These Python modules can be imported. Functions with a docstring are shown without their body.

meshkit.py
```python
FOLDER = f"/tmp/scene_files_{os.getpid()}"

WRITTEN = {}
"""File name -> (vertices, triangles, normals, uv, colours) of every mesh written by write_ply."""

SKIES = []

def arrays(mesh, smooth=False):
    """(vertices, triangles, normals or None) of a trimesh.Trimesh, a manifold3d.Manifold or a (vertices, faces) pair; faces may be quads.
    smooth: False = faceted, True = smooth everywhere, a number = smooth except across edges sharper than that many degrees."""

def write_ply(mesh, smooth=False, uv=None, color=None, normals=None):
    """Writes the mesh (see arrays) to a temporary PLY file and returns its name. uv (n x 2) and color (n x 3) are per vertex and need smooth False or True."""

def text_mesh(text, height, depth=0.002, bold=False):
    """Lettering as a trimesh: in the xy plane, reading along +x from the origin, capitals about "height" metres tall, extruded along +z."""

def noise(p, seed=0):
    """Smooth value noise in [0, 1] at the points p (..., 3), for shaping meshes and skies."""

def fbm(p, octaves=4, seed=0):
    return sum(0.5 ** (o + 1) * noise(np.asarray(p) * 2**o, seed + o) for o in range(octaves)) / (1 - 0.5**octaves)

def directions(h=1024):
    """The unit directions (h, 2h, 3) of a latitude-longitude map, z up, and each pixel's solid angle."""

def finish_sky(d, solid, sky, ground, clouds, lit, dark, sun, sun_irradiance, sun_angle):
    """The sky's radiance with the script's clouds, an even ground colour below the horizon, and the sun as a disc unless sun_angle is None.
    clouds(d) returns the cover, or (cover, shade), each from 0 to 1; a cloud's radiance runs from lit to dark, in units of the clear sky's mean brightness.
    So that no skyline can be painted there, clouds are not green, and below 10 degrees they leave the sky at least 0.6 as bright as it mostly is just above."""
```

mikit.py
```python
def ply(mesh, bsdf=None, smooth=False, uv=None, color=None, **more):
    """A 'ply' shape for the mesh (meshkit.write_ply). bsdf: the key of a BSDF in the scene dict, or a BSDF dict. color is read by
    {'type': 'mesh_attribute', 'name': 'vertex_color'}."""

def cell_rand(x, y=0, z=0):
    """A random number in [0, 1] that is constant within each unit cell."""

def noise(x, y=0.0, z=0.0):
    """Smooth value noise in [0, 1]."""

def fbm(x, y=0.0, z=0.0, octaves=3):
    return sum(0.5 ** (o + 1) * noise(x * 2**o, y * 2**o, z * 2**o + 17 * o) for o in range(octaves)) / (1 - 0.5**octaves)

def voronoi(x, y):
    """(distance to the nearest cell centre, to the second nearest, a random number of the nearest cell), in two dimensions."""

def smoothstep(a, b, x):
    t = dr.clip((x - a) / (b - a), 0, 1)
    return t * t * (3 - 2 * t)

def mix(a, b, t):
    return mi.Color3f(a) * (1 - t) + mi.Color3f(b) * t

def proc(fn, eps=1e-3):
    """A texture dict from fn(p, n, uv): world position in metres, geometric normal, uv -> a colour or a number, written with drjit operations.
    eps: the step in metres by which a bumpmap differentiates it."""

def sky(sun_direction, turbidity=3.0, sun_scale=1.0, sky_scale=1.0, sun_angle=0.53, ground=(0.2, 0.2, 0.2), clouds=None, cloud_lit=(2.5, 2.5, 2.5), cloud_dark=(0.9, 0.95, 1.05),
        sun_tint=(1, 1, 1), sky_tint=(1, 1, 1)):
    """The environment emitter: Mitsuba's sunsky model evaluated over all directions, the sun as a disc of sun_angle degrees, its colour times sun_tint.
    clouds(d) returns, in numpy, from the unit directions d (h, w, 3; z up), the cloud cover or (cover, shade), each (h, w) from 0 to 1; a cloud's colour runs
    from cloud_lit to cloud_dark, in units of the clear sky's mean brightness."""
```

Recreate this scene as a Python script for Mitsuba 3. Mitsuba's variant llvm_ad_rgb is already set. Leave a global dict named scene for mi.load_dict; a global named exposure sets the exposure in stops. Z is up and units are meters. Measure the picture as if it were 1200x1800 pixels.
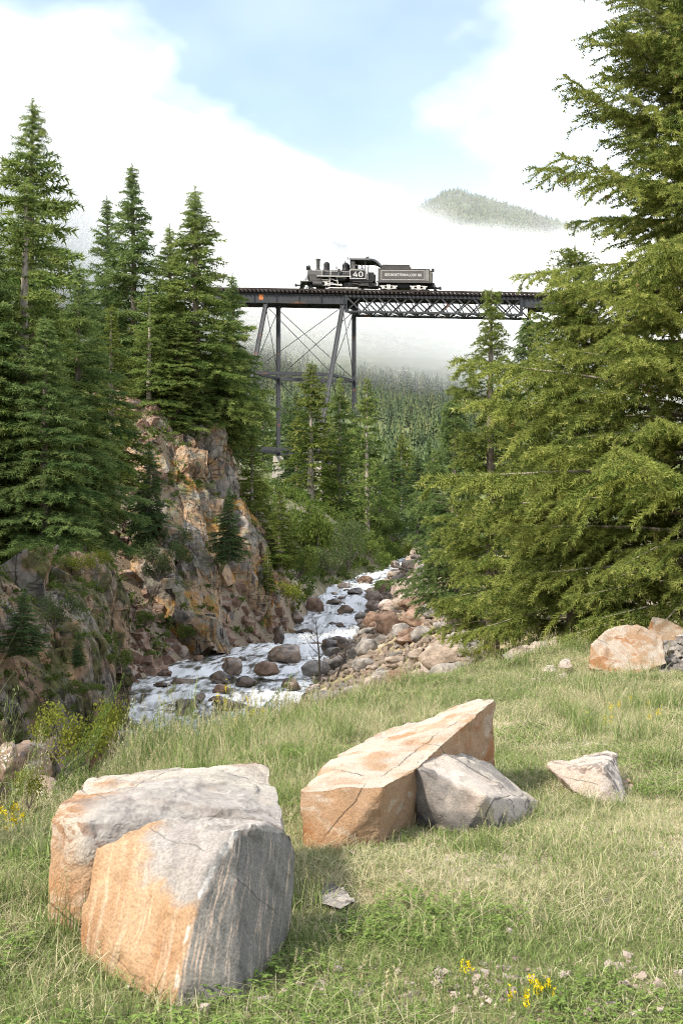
import math, random
import numpy as np, trimesh, manifold3d as m3
import drjit as dr, mitsuba as mi
import mikit, meshkit
from mikit import proc, noise, fbm, smoothstep, mix
from scipy.spatial import cKDTree

T = mi.ScalarTransform4f
scene, labels = {}, {}
# ------------------------------------------------------------------ camera, sky, exposure
F, CX, HY, EYE = 2300.0, 600.0, 960.0, 1.6            # focal length in pixels of a 1200 wide picture, level camera with lens shift
scene['camera'] = {'type': 'perspective', 'fov_axis': 'x', 'fov': 2 * math.degrees(math.atan(CX / F)), 'principal_point_offset_y': -(HY - 900) / 1800,
                   'near_clip': 0.1, 'far_clip': 30000.0, 'to_world': T().look_at(origin=[0, 0, EYE], target=[0, 10, EYE], up=[0, 0, 1])}
SUN = (-0.62, -0.50, 0.72)
exposure = 3.72


def sky_clouds(d):
    az, el = np.degrees(np.arctan2(d[..., 0], d[..., 1])), np.degrees(np.arcsin(np.clip(d[..., 2], -1, 1)))
    q = np.stack([d[..., 0], d[..., 1], d[..., 2] * 1.6], -1)
    w = meshkit.fbm(q * 4.0, 4, 11) - 0.5
    big = meshkit.fbm(q * 2.2 + 3.1, 3, 5)
    fine = meshkit.fbm(q * 14 + 9.0, 5, 23) - 0.5
    aside = np.clip((np.abs(az) - 14) / 25, 0, 1)
    veil = np.clip(0.10 + 0.32 * aside + 0.9 * (big - 0.45) * (0.4 + 0.6 * aside) + 0.25 * w, 0.03, 1)   # thin high cloud over the whole dome
    front = np.clip((75 - np.abs(az)) / 20, 0, 1)
    edge = -4.0 + (18.5 - el) * 1.5 - az + 8 * w + 15 * fine
    bank = np.clip(edge / 6.5, 0, 1) * front * np.clip(0.45 + (23.5 - el + 24 * w) / 7, 0.25, 1)   # heavy cloud towards the left
    right = np.clip((az - 5.0 + 12 * w + 16 * fine) / 10, 0, 1) * 0.72 * front
    low = np.clip((7 - el + 6 * w) / 6, 0, 1)
    c = 1 - (1 - veil) * (1 - bank) * (1 - right) * (1 - 0.6 * low)
    return np.clip(c, 0, 1), np.clip(0.12 + 1.6 * (meshkit.fbm(q * 9 + 1.0, 5, 31) - 0.45), 0, 1)


scene['sky'] = mikit.sky(SUN, turbidity=3, sun_scale=0.42, sky_scale=0.58, sun_angle=6.0, clouds=sky_clouds, sky_tint=(1.0, 0.93, 0.89), cloud_lit=(4.25, 4.4, 4.65), cloud_dark=(1.85, 1.95, 2.15), ground=(0.16, 0.17, 0.11), sun_tint=(0.88, 1.0, 1.2))


# ------------------------------------------------------------------ helpers
def P(px, py, Y):
    return np.array([(px - CX) / F * Y, Y, EYE + (HY - py) / F * Y])


def gauss(x, s):
    return np.exp(-(x / s) ** 2)


USED = {}


def numbered(name):
    k = USED.get(name, 0)
    USED[name] = k + 1
    return name if k == 0 else f'{name}_{k:03d}'


def tag(key, label=None, cat=None, group=None, kind=None):
    e = {}
    for a, b in (('label', label), ('category', cat), ('group', group), ('kind', kind)):
        if b:
            e[a] = b
    labels[key] = e
    return key


def put(key, mesh, bsdf, smooth=False, **kw):
    scene[key] = mikit.ply(mesh, bsdf, smooth=smooth, **kw)
    return key


def cat_meshes(parts):
    vs, fs, us, n = [], [], [], 0
    for p in parts:
        vs.append(p[0]); fs.append(p[1] + n); n += len(p[0])
        if len(p) > 2:
            us.append(p[2])
    return (np.vstack(vs), np.vstack(fs), np.vstack(us)) if us else (np.vstack(vs), np.vstack(fs))


def tube(pts, rad, sides=6, cap=True):
    p = np.asarray(pts, float)
    t = np.gradient(p, axis=0)
    t /= np.linalg.norm(t, axis=1, keepdims=True) + 1e-12
    ref = np.where(np.abs(t[:, 2:]) < 0.9, [0, 0, 1.0], [1.0, 0, 0])
    a = np.cross(t, ref); a /= np.linalg.norm(a, axis=1, keepdims=True) + 1e-12
    b = np.cross(t, a)
    an = np.arange(sides) * 2 * np.pi / sides
    r = np.broadcast_to(np.asarray(rad, float), (len(p),))
    v = (p[:, None] + r[:, None, None] * (np.cos(an)[None, :, None] * a[:, None] + np.sin(an)[None, :, None] * b[:, None])).reshape(-1, 3)
    i, j = np.meshgrid(np.arange(len(p) - 1), np.arange(sides), indexing='ij')
    i, j = i.ravel(), j.ravel()
    k = (j + 1) % sides
    f = np.vstack([np.stack([i * sides + j, (i + 1) * sides + k, i * sides + k], 1), np.stack([i * sides + j, (i + 1) * sides + j, (i + 1) * sides + k], 1)])
    if cap:
        n = len(v)
        v = np.vstack([v, p[:1], p[-1:]])
        jj = np.arange(sides); kk = (jj + 1) % sides; e = (len(p) - 1) * sides
        f = np.vstack([f, np.stack([kk, jj, jj * 0 + n], 1)[:, ::-1][:, [0, 2, 1]], np.stack([jj + e, kk + e, jj * 0 + n + 1], 1)[:, [0, 2, 1]]])
    return v, f


def bar(p0, p1, w, h=None, up=(0, 0, 1)):
    """A rectangular bar from p0 to p1, w wide sideways and h tall along up."""
    h = h or w
    p0, p1 = np.asarray(p0, float), np.asarray(p1, float)
    d = p1 - p0; L = np.linalg.norm(d); d /= L
    u = np.asarray(up, float)
    if abs(d @ u) > 0.99:
        u = np.array([0, 1.0, 0])
    s = np.cross(d, u); s /= np.linalg.norm(s)
    u = np.cross(s, d)
    v = np.array([p + a * s * w / 2 + b * u * h / 2 for p in (p0, p1) for a, b in ((-1, -1), (1, -1), (1, 1), (-1, 1))])
    f = np.array([[0, 1, 2], [0, 2, 3], [4, 6, 5], [4, 7, 6], [0, 4, 5], [0, 5, 1], [1, 5, 6], [1, 6, 2], [2, 6, 7], [2, 7, 3], [3, 7, 4], [3, 4, 0]])
    return v, f[:, ::-1]


def box(c, size, basis=None):
    c, s = np.asarray(c, float), np.asarray(size, float) / 2
    v = np.array([[x, y, z] for x in (-1, 1) for y in (-1, 1) for z in (-1, 1)], float) * s
    f = np.array([[0, 1, 3], [0, 3, 2], [4, 6, 7], [4, 7, 5], [0, 4, 5], [0, 5, 1], [2, 3, 7], [2, 7, 6], [0, 2, 6], [0, 6, 4], [1, 5, 7], [1, 7, 3]])
    if basis is not None:
        v = v @ np.asarray(basis)
    return v + c, f


class Facets:
    """Fractured-rock relief: each random cell is a tilted plane; cells meet over a short slope, with an open joint between them if crack > 0."""

    def __init__(self, lo, hi, size, off, tilt, seed, aniso=(1, 1, 1), crack=0.0, soft=0.08):
        r = np.random.default_rng(seed)
        self.a = 1 / np.asarray(aniso, float)
        lo, hi = np.asarray(lo) * self.a, np.asarray(hi) * self.a
        n = int(max(8, min(90000, np.prod((hi - lo) / size))))
        self.s = r.uniform(lo, hi, (n, 3)); self.k = cKDTree(self.s)
        self.o = np.clip(r.normal(0, off, n), -1.8 * off, 1.8 * off); self.t = r.normal(0, tilt, (n, 3))
        self.size, self.crack, self.soft = size, crack, soft

    def plane(self, q, i):
        lim = 0.30 * self.size
        return self.o[i] + np.clip(((q - self.s[i]) * self.t[i]).sum(1), -lim, lim)

    def __call__(self, p):
        q = p * self.a
        d, i = self.k.query(q, k=2)
        e = d[:, 1] - d[:, 0]
        t = np.clip(e / (self.soft * self.size), 0, 1)
        a, b = self.plane(q, i[:, 0]), self.plane(q, i[:, 1])
        t = 0.5 + 0.5 * t
        return a * t + b * (1 - t) - self.crack * np.exp(-(e / (0.07 * self.size)) ** 2)


def fb(p, octaves=4, seed=0):
    return meshkit.fbm(p, octaves, seed) - 0.5


def vnormals(v, f):
    n = np.zeros_like(v)
    c = np.cross(v[f[:, 1]] - v[f[:, 0]], v[f[:, 2]] - v[f[:, 0]])
    for k in range(3):
        np.add.at(n, f[:, k], c)
    return n / (np.linalg.norm(n, axis=1, keepdims=True) + 1e-20)


# ------------------------------------------------------------------ materials
def C(*c):
    return mi.Color3f(*c)


def rough(fn, r=0.9, bump=None, bscale=1.0, spec=0.3, eps=2e-3):
    b = {'type': 'principled', 'base_color': proc(fn) if callable(fn) else {'type': 'rgb', 'value': fn}, 'roughness': r, 'specular': spec}
    if bump:
        b = {'type': 'bumpmap', 'arbitrary': proc(bump, eps=eps), 'scale': bscale, 'bsdf': b}
    return {'type': 'twosided', 'bsdf': b}


def leaf(fn, trans=0.8, rough_=0.6):
    return {'type': 'principledthin', 'base_color': proc(fn), 'roughness': rough_, 'diff_trans': trans, 'eta': 1.35, 'spec_trans': 0.0}


def needle_fn(dark, light, tipc, amp=0.5):
    def fn(p, n, uv):
        c = mix(dark, light, smoothstep(0.1, 0.95, uv.x))
        c = mix(c, tipc, smoothstep(0.55, 1.0, uv.y))
        return c * (1 - amp / 2 + amp * noise(p.x * 0.8, p.y * 0.8, p.z * 0.8))
    return fn


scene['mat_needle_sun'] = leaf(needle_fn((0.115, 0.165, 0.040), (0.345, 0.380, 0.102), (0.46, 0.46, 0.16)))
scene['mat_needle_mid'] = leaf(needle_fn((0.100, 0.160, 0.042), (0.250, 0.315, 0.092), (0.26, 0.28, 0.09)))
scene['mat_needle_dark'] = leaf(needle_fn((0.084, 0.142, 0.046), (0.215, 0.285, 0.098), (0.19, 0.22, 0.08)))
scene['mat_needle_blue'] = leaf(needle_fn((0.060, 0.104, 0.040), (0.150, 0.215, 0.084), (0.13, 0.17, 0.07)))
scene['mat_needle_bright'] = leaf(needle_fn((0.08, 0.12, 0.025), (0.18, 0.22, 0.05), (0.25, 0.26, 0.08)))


def bark_fn(p, n, uv):
    t = fbm(p.x * 22, p.y * 22, p.z * 5)
    return mix((0.07, 0.055, 0.04), (0.25, 0.21, 0.17), t)


scene['mat_bark'] = rough(bark_fn)
scene['mat_bark_pale'] = rough(lambda p, n, uv: mix((0.16, 0.13, 0.10), (0.45, 0.40, 0.34), fbm(p.x * 14, p.y * 14, p.z * 4)))
scene['mat_cone'] = rough((0.20, 0.135, 0.055))


def leaves_fn(a, b):
    return lambda p, n, uv: mix(a, b, uv.x) * (0.7 + 0.6 * noise(p.x * 1.5, p.y * 1.5, p.z * 1.5))


scene['mat_leaf_shrub'] = leaf(leaves_fn((0.055, 0.095, 0.02), (0.16, 0.195, 0.05)))
scene['mat_leaf_yellow'] = leaf(leaves_fn((0.10, 0.13, 0.02), (0.27, 0.27, 0.05)))
scene['mat_leaf_grey'] = leaf(leaves_fn((0.06, 0.09, 0.035), (0.15, 0.18, 0.075)))


def grass_fn(p, n, uv):
    green = mix((0.09, 0.15, 0.034), (0.35, 0.405, 0.165), noise(uv.x * 37.0, 3.0))
    straw = mix((0.36, 0.32, 0.17), (0.60, 0.55, 0.36), noise(uv.x * 51.0, 7.0))
    dry = smoothstep(0.56, 0.70, uv.x + 0.30 * (fbm(p.x * 0.9, p.y * 0.9, 2.0) - 0.5))
    c = mix(green, straw, dry)
    return mix(c, C(0.36, 0.30, 0.13), 0.35 * smoothstep(0.6, 1.0, uv.y))


scene['mat_grass'] = leaf(grass_fn, trans=0.6)
scene['mat_clover'] = leaf(lambda p, n, uv: mix((0.08, 0.14, 0.03), (0.22, 0.29, 0.08), uv.x), trans=0.5)
scene['mat_petal'] = leaf(lambda p, n, uv: mix((0.55, 0.42, 0.01), (0.75, 0.62, 0.03), uv.x), trans=0.4)


def soil_fn(p, n, uv):
    a = fbm(p.x * 1.1, p.y * 1.1, p.z, octaves=4)
    g = dr.lerp(fbm(p.x * 18, p.y * 18, p.z * 18, octaves=3), 0.5, smoothstep(40.0, 110.0, p.y))
    c = mix((0.10, 0.10, 0.04), (0.24, 0.19, 0.115), smoothstep(0.35, 0.65, a))
    bare = smoothstep(0.55, 0.66, fbm(p.x * 0.55 + 4.3, p.y * 0.55, 0.0, octaves=3))
    c = mix(c, (0.36, 0.30, 0.235), bare * smoothstep(0.3, 0.6, g))
    far = smoothstep(60.0, 160.0, p.y)
    c = mix(c, mix((0.05, 0.075, 0.025), (0.11, 0.12, 0.05), fbm(p.x * 0.05, p.y * 0.05, 1.0)), far)
    steep = smoothstep(0.88, 0.70, n.z) * (1 - smoothstep(72.0, 105.0, p.y)) * (1 - smoothstep(5.0, 9.0, p.z))
    c = mix(c, mix((0.15, 0.11, 0.075), (0.30, 0.235, 0.17), g), steep * 0.85)
    return c * (0.6 + 0.8 * g)


scene['mat_ground'] = rough(soil_fn, bump=lambda p, n, uv: fbm(p.x * 25, p.y * 25, p.z * 25) * (1 - smoothstep(40.0, 90.0, p.y)), bscale=0.03)


def cracks(p):
    """Thin, nearly straight joints in two directions, broken off here and there."""
    out = mi.Float(0)
    for (x, y, z, f, o) in ((0.55, 0.30, 0.78, 2.1, 0.3), (0.80, -0.35, -0.48, 1.7, 0.8)):
        s = (p.x * x + p.y * y + p.z * z) * f + o + 0.16 * (fbm(p.x * 4 + o, p.y * 4, p.z * 4, octaves=4) - 0.5)
        a = dr.abs(s - dr.floor(s) - 0.5)
        m = smoothstep(0.50, 0.60, noise(p.x * 3.1 + o * 9, p.y * 3.1, p.z * 3.1))
        out = dr.maximum(out, smoothstep(0.011, 0.002, a) * m)
    return 0.65 * out


def gneiss(dirv, freq, cols, warp=0.8, ochre=0.5, pale_up=0.4, seed=0.0, stain=None):
    """Banded stone: streaks of the given colours along layers, rust stains, paler weathered tops and lichen."""
    dx, dy, dz = dirv

    def fn(p, n, uv):
        w1 = fbm(p.x * 3 + seed, p.y * 3, p.z * 3, octaves=4) - 0.5
        w2 = fbm(p.x * 14 + seed, p.y * 14, p.z * 14, octaves=3) - 0.5
        s = (p.x * dx + p.y * dy + p.z * dz) * freq + warp * w1 * 4 + w2 * 0.8
        b1 = noise(s, seed, 1.0)
        b2 = noise(s * 3.7, seed + 5, 2.0)
        st0 = fbm(p.x * 4 + seed, p.y * 4, p.z * 4 + 11, octaves=3)
        c = mix(cols[0], cols[1], smoothstep(0.25, 0.75, b1))
        c = mix(c, cols[2], smoothstep(0.5, 0.85, b2) * 0.55)
        c = mix(c, cols[3], smoothstep(0.55, 0.85, noise(s * 7.0 + 3.0 * w2, seed + 9, 4.0)) * smoothstep(0.4, 0.6, st0) * 0.8)
        st = fbm(p.x * 2.1 + seed * 3, p.y * 2.1, p.z * 1.4 + 7, octaves=4)
        rust = smoothstep(0.44, 0.66, st + (0.30 * smoothstep(stain[0] + stain[1], stain[0] - stain[1], p.x) - 0.08 if stain else 0.0)) * ochre
        c = mix(c, mix((0.21, 0.088, 0.030), (0.28, 0.15, 0.065), b2), rust)
        c = mix(c, (0.35, 0.315, 0.265), smoothstep(0.45, 0.95, n.z) * pale_up * smoothstep(0.3, 0.6, fbm(p.x * 5, p.y * 5, p.z * 5 + 3)))
        sp = noise(p.x * 140, p.y * 140, p.z * 140)
        return c * (0.72 + 0.56 * sp) * (1 - cracks(p))
    return fn


def grit(p, n, uv):
    return 0.6 * fbm(p.x * 30, p.y * 30, p.z * 30, octaves=3) + 0.25 * noise(p.x * 160, p.y * 160, p.z * 160)


ORANGE, TAN, PALE, GREY, DARK = (0.24, 0.115, 0.050), (0.27, 0.175, 0.105), (0.38, 0.335, 0.275), (0.135, 0.125, 0.115), (0.045, 0.043, 0.042)


RIDGE_A, RIDGE_B = P(413, 1459, 5.02), P(300, 1790, 4.50)
RIDGE_N = np.cross(RIDGE_A - RIDGE_B, np.array([0.30, 1.0, 0.0])); RIDGE_N /= -np.linalg.norm(RIDGE_N) * np.sign(np.cross(RIDGE_A - RIDGE_B, np.array([0.30, 1.0, 0.0]))[0])
RIDGE_N = [float(v) for v in -RIDGE_N]
RIDGE_D = float(np.dot(RIDGE_N, RIDGE_A))


def banded_fn(p, n, uv):
    """Gneiss: a rusty weathered side, a dark streaked fresh break beyond the ridge, a pale grey crown and a tan band at the far end."""
    w1 = fbm(p.x * 4, p.y * 4, p.z * 4, octaves=4) - 0.5
    sd = p.x * RIDGE_N[0] + p.y * RIDGE_N[1] + p.z * RIDGE_N[2] - RIDGE_D
    s = p.x * 0.92 + p.y * 0.12 - p.z * 0.22 + 0.05 * w1
    t = p.x * 0.25 + p.z * 0.95
    f1 = noise(s * 26, t * 1.5, p.y * 2.0)
    f2 = 0.55 * noise(s * 75, t * 3.0, p.y * 3.0 + 5.0) + 0.45 * noise(s * 150, t * 6.0, p.y * 6.0)
    f3 = noise(s * 230, t * 10.0, p.y * 8.0)
    blotch = fbm(p.x * 9, p.y * 9, p.z * 6.0, octaves=4)
    rusty = mix((0.235, 0.125, 0.060), (0.37, 0.255, 0.155), 0.5 * f1 + 0.5 * blotch)
    rusty = mix(rusty, (0.20, 0.095, 0.040), smoothstep(0.52, 0.70, fbm(p.x * 5, p.y * 5, p.z * 2.0 + 3, octaves=3)) * 0.7)
    rusty = mix(rusty, (0.44, 0.37, 0.28), smoothstep(0.52, 0.84, f2) * 0.38)
    dark = mix((0.075, 0.073, 0.066), (0.20, 0.185, 0.16), 0.5 * f2 + 0.5 * blotch)
    dark = mix(dark, (0.36, 0.27, 0.205), smoothstep(0.50, 0.72, 0.45 * f2 + 0.35 * f3 + 0.20 * f1) * 0.8)
    tan = mix((0.25, 0.165, 0.095), (0.42, 0.33, 0.23), f2)
    grey = mix((0.12, 0.112, 0.105), (0.34, 0.32, 0.295), 0.5 * f2 + 0.5 * fbm(p.x * 16, p.y * 16, p.z * 16, octaves=3))
    c = mix(rusty, dark, smoothstep(-0.006, 0.006, sd + 0.02 * (blotch - 0.5)))
    c = mix(c, tan, smoothstep(0.19, 0.24, sd + 0.10 * (blotch - 0.5) + 0.05 * (f2 - 0.5)))
    crown = smoothstep(0.27, 0.37, p.z + 0.30 * (blotch - 0.5)) * smoothstep(-0.80, -0.70, p.x + 0.20 * (blotch - 0.5)) * (1 - smoothstep(-0.005, 0.01, sd))
    c = mix(c, grey, crown * 0.9)
    c = mix(c, (0.55, 0.52, 0.47), smoothstep(0.012, 0.002, dr.abs(sd + 0.010 + 0.05 * (blotch - 0.5))) * smoothstep(0.42, 0.56, fbm(p.x * 13, p.y * 13, p.z * 13, octaves=2)) * 0.6)
    g = noise(p.x * 130, p.y * 130, p.z * 130)
    return c * (0.70 + 0.60 * g) * (1 - 0.6 * cracks(p))


scene['mat_rock_front'] = rough(banded_fn, bump=lambda p, n, uv: 0.6 * fbm(p.x * 40, p.y * 40, p.z * 14, octaves=3) + 0.2 * noise(p.x * 170, p.y * 170, p.z * 170), bscale=0.012)
REAR = gneiss((0.2, 0.5, 0.9), 5.0, (TAN, GREY, ORANGE, PALE), 0.45, 0.5, 0.85, 4.0)


def rear_fn(p, n, uv):
    """As the other stone, with a grey broken lip along its near upper edge."""
    w = fbm(p.x * 6, p.y * 6, p.z * 6, octaves=4) - 0.5
    lip = smoothstep(6.12, 5.98, p.y + 0.5 * w) * smoothstep(0.25, 0.33, p.z + 0.2 * w) * smoothstep(-1.12, -1.00, p.x + 0.2 * w)
    st = noise(p.x * 30 + 20 * w, p.y * 30, p.z * 55)
    return mix(REAR(p, n, uv), mix((0.115, 0.105, 0.10), (0.36, 0.335, 0.305), 0.6 * st + 0.4 * noise(p.x * 90, p.y * 90, p.z * 90)), lip * 0.85)


scene['mat_rock_rear'] = rough(rear_fn, bump=grit, bscale=0.02)
scene['mat_rock_orange'] = rough(gneiss((0.4, -0.3, 0.85), 3.0, (TAN, ORANGE, PALE, TAN), 1.2, 0.55, 0.75, 7.0), bump=grit, bscale=0.02)
scene['mat_rock_grey'] = rough(gneiss((0.6, 0.3, 0.7), 5.0, (GREY, (0.36, 0.31, 0.27), PALE, DARK), 0.8, 0.25, 0.35, 11.0), bump=grit, bscale=0.02)


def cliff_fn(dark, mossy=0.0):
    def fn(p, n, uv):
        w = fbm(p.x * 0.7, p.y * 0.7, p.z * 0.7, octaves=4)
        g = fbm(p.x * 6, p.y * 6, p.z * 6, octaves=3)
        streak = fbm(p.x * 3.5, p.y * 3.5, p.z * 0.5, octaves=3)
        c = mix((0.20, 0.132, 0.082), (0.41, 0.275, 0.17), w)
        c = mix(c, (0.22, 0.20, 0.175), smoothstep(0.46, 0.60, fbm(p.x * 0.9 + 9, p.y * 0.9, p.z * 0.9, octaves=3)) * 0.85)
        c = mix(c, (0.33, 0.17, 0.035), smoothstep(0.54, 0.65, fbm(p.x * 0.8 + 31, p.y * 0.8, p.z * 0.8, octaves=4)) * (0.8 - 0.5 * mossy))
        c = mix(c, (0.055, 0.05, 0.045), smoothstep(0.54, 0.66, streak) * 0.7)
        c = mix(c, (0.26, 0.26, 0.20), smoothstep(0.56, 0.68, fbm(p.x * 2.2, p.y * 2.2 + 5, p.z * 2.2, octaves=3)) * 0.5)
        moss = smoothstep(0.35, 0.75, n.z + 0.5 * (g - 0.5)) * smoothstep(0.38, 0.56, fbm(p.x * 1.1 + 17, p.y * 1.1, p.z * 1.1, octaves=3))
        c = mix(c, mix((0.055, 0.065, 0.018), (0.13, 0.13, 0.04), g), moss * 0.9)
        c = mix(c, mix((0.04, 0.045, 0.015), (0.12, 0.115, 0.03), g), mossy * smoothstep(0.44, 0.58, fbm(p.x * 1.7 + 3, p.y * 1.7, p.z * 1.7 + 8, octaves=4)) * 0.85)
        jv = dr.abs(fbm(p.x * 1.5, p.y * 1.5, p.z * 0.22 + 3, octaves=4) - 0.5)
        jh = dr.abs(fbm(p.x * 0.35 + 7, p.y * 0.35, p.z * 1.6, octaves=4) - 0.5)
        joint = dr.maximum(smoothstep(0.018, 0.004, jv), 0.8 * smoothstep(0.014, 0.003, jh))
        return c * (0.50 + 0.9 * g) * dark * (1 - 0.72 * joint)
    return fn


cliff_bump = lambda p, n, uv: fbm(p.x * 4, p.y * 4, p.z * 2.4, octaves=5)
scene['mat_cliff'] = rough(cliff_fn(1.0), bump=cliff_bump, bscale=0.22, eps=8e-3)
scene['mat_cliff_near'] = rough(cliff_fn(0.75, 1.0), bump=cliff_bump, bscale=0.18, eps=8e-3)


def stone(a, b, wet=0.0):
    def fn(p, n, uv):
        g = fbm(p.x * 4, p.y * 4, p.z * 4, octaves=4)
        c = mix(a, b, smoothstep(0.3, 0.7, g))
        c = mix(c, C(0.34, 0.30, 0.26), smoothstep(0.6, 0.72, fbm(p.x * 2.3 + 5, p.y * 2.3, p.z * 6, octaves=3)) * 0.45)
        return c * (0.75 + 0.5 * noise(p.x * 25, p.y * 25, p.z * 25))
    return rough(fn, 0.9 if not wet else 0.35, bump=lambda p, n, uv: fbm(p.x * 9, p.y * 9, p.z * 9, octaves=3), bscale=0.05, spec=0.3 if not wet else 0.6)


scene['mat_stone_grey'] = stone((0.125, 0.112, 0.10), (0.27, 0.24, 0.21))
scene['mat_stone_tan'] = stone((0.18, 0.138, 0.104), (0.33, 0.26, 0.205))
scene['mat_stone_rust'] = stone((0.12, 0.072, 0.048), (0.235, 0.155, 0.110))
scene['mat_stone_pink'] = stone((0.27, 0.205, 0.17), (0.43, 0.35, 0.305))
scene['mat_stone_mixed'] = rough(lambda p, n, uv: mix(mix((0.11, 0.10, 0.09), (0.32, 0.26, 0.205), mikit.cell_rand(p.x * 4, p.y * 4, p.z * 4)), (0.17, 0.12, 0.085), fbm(p.x * 3, p.y * 3, p.z * 3)) * (0.8 + 0.4 * noise(p.x * 30, p.y * 30, p.z * 30)))
scene['mat_stone_wet'] = stone((0.035, 0.028, 0.022), (0.14, 0.095, 0.065), wet=1)
scene['mat_stone_brown'] = stone((0.09, 0.065, 0.045), (0.24, 0.165, 0.115), wet=1)


def foam_w(p, n, uv):
    s, t = uv.x, uv.y                                    # metres along and across the stream
    a = fbm(s * 0.55, t * 1.6, 0.0, octaves=5)
    st = fbm(s * 1.3, t * 5.0, 3.0, octaves=4)
    steep = smoothstep(0.985, 0.90, n.z)
    return smoothstep(35.0, 44.0, p.y) * dr.clip(smoothstep(0.36, 0.66, 0.5 * a + 0.5 * st + 0.20 * steep), 0, 1)


scene['mat_water'] = {'type': 'twosided', 'bsdf': {'type': 'blendbsdf', 'weight': proc(foam_w),
    'a': {'type': 'roughplastic', 'diffuse_reflectance': {'type': 'rgb', 'value': (0.10, 0.092, 0.066)}, 'alpha': 0.22, 'int_ior': 1.33},
    'b': {'type': 'diffuse', 'reflectance': {'type': 'rgb', 'value': (0.76, 0.76, 0.75)}}}}


def steel_fn(p, n, uv):
    r = smoothstep(0.66, 0.76, fbm(p.x * 0.7, p.y * 0.7, p.z * 1.3, octaves=4))
    c = mix((0.015, 0.016, 0.020), (0.034, 0.036, 0.042), fbm(p.x * 2, p.y * 2, p.z * 0.6))
    return mix(c, (0.16, 0.06, 0.025), r * 0.6)


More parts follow.
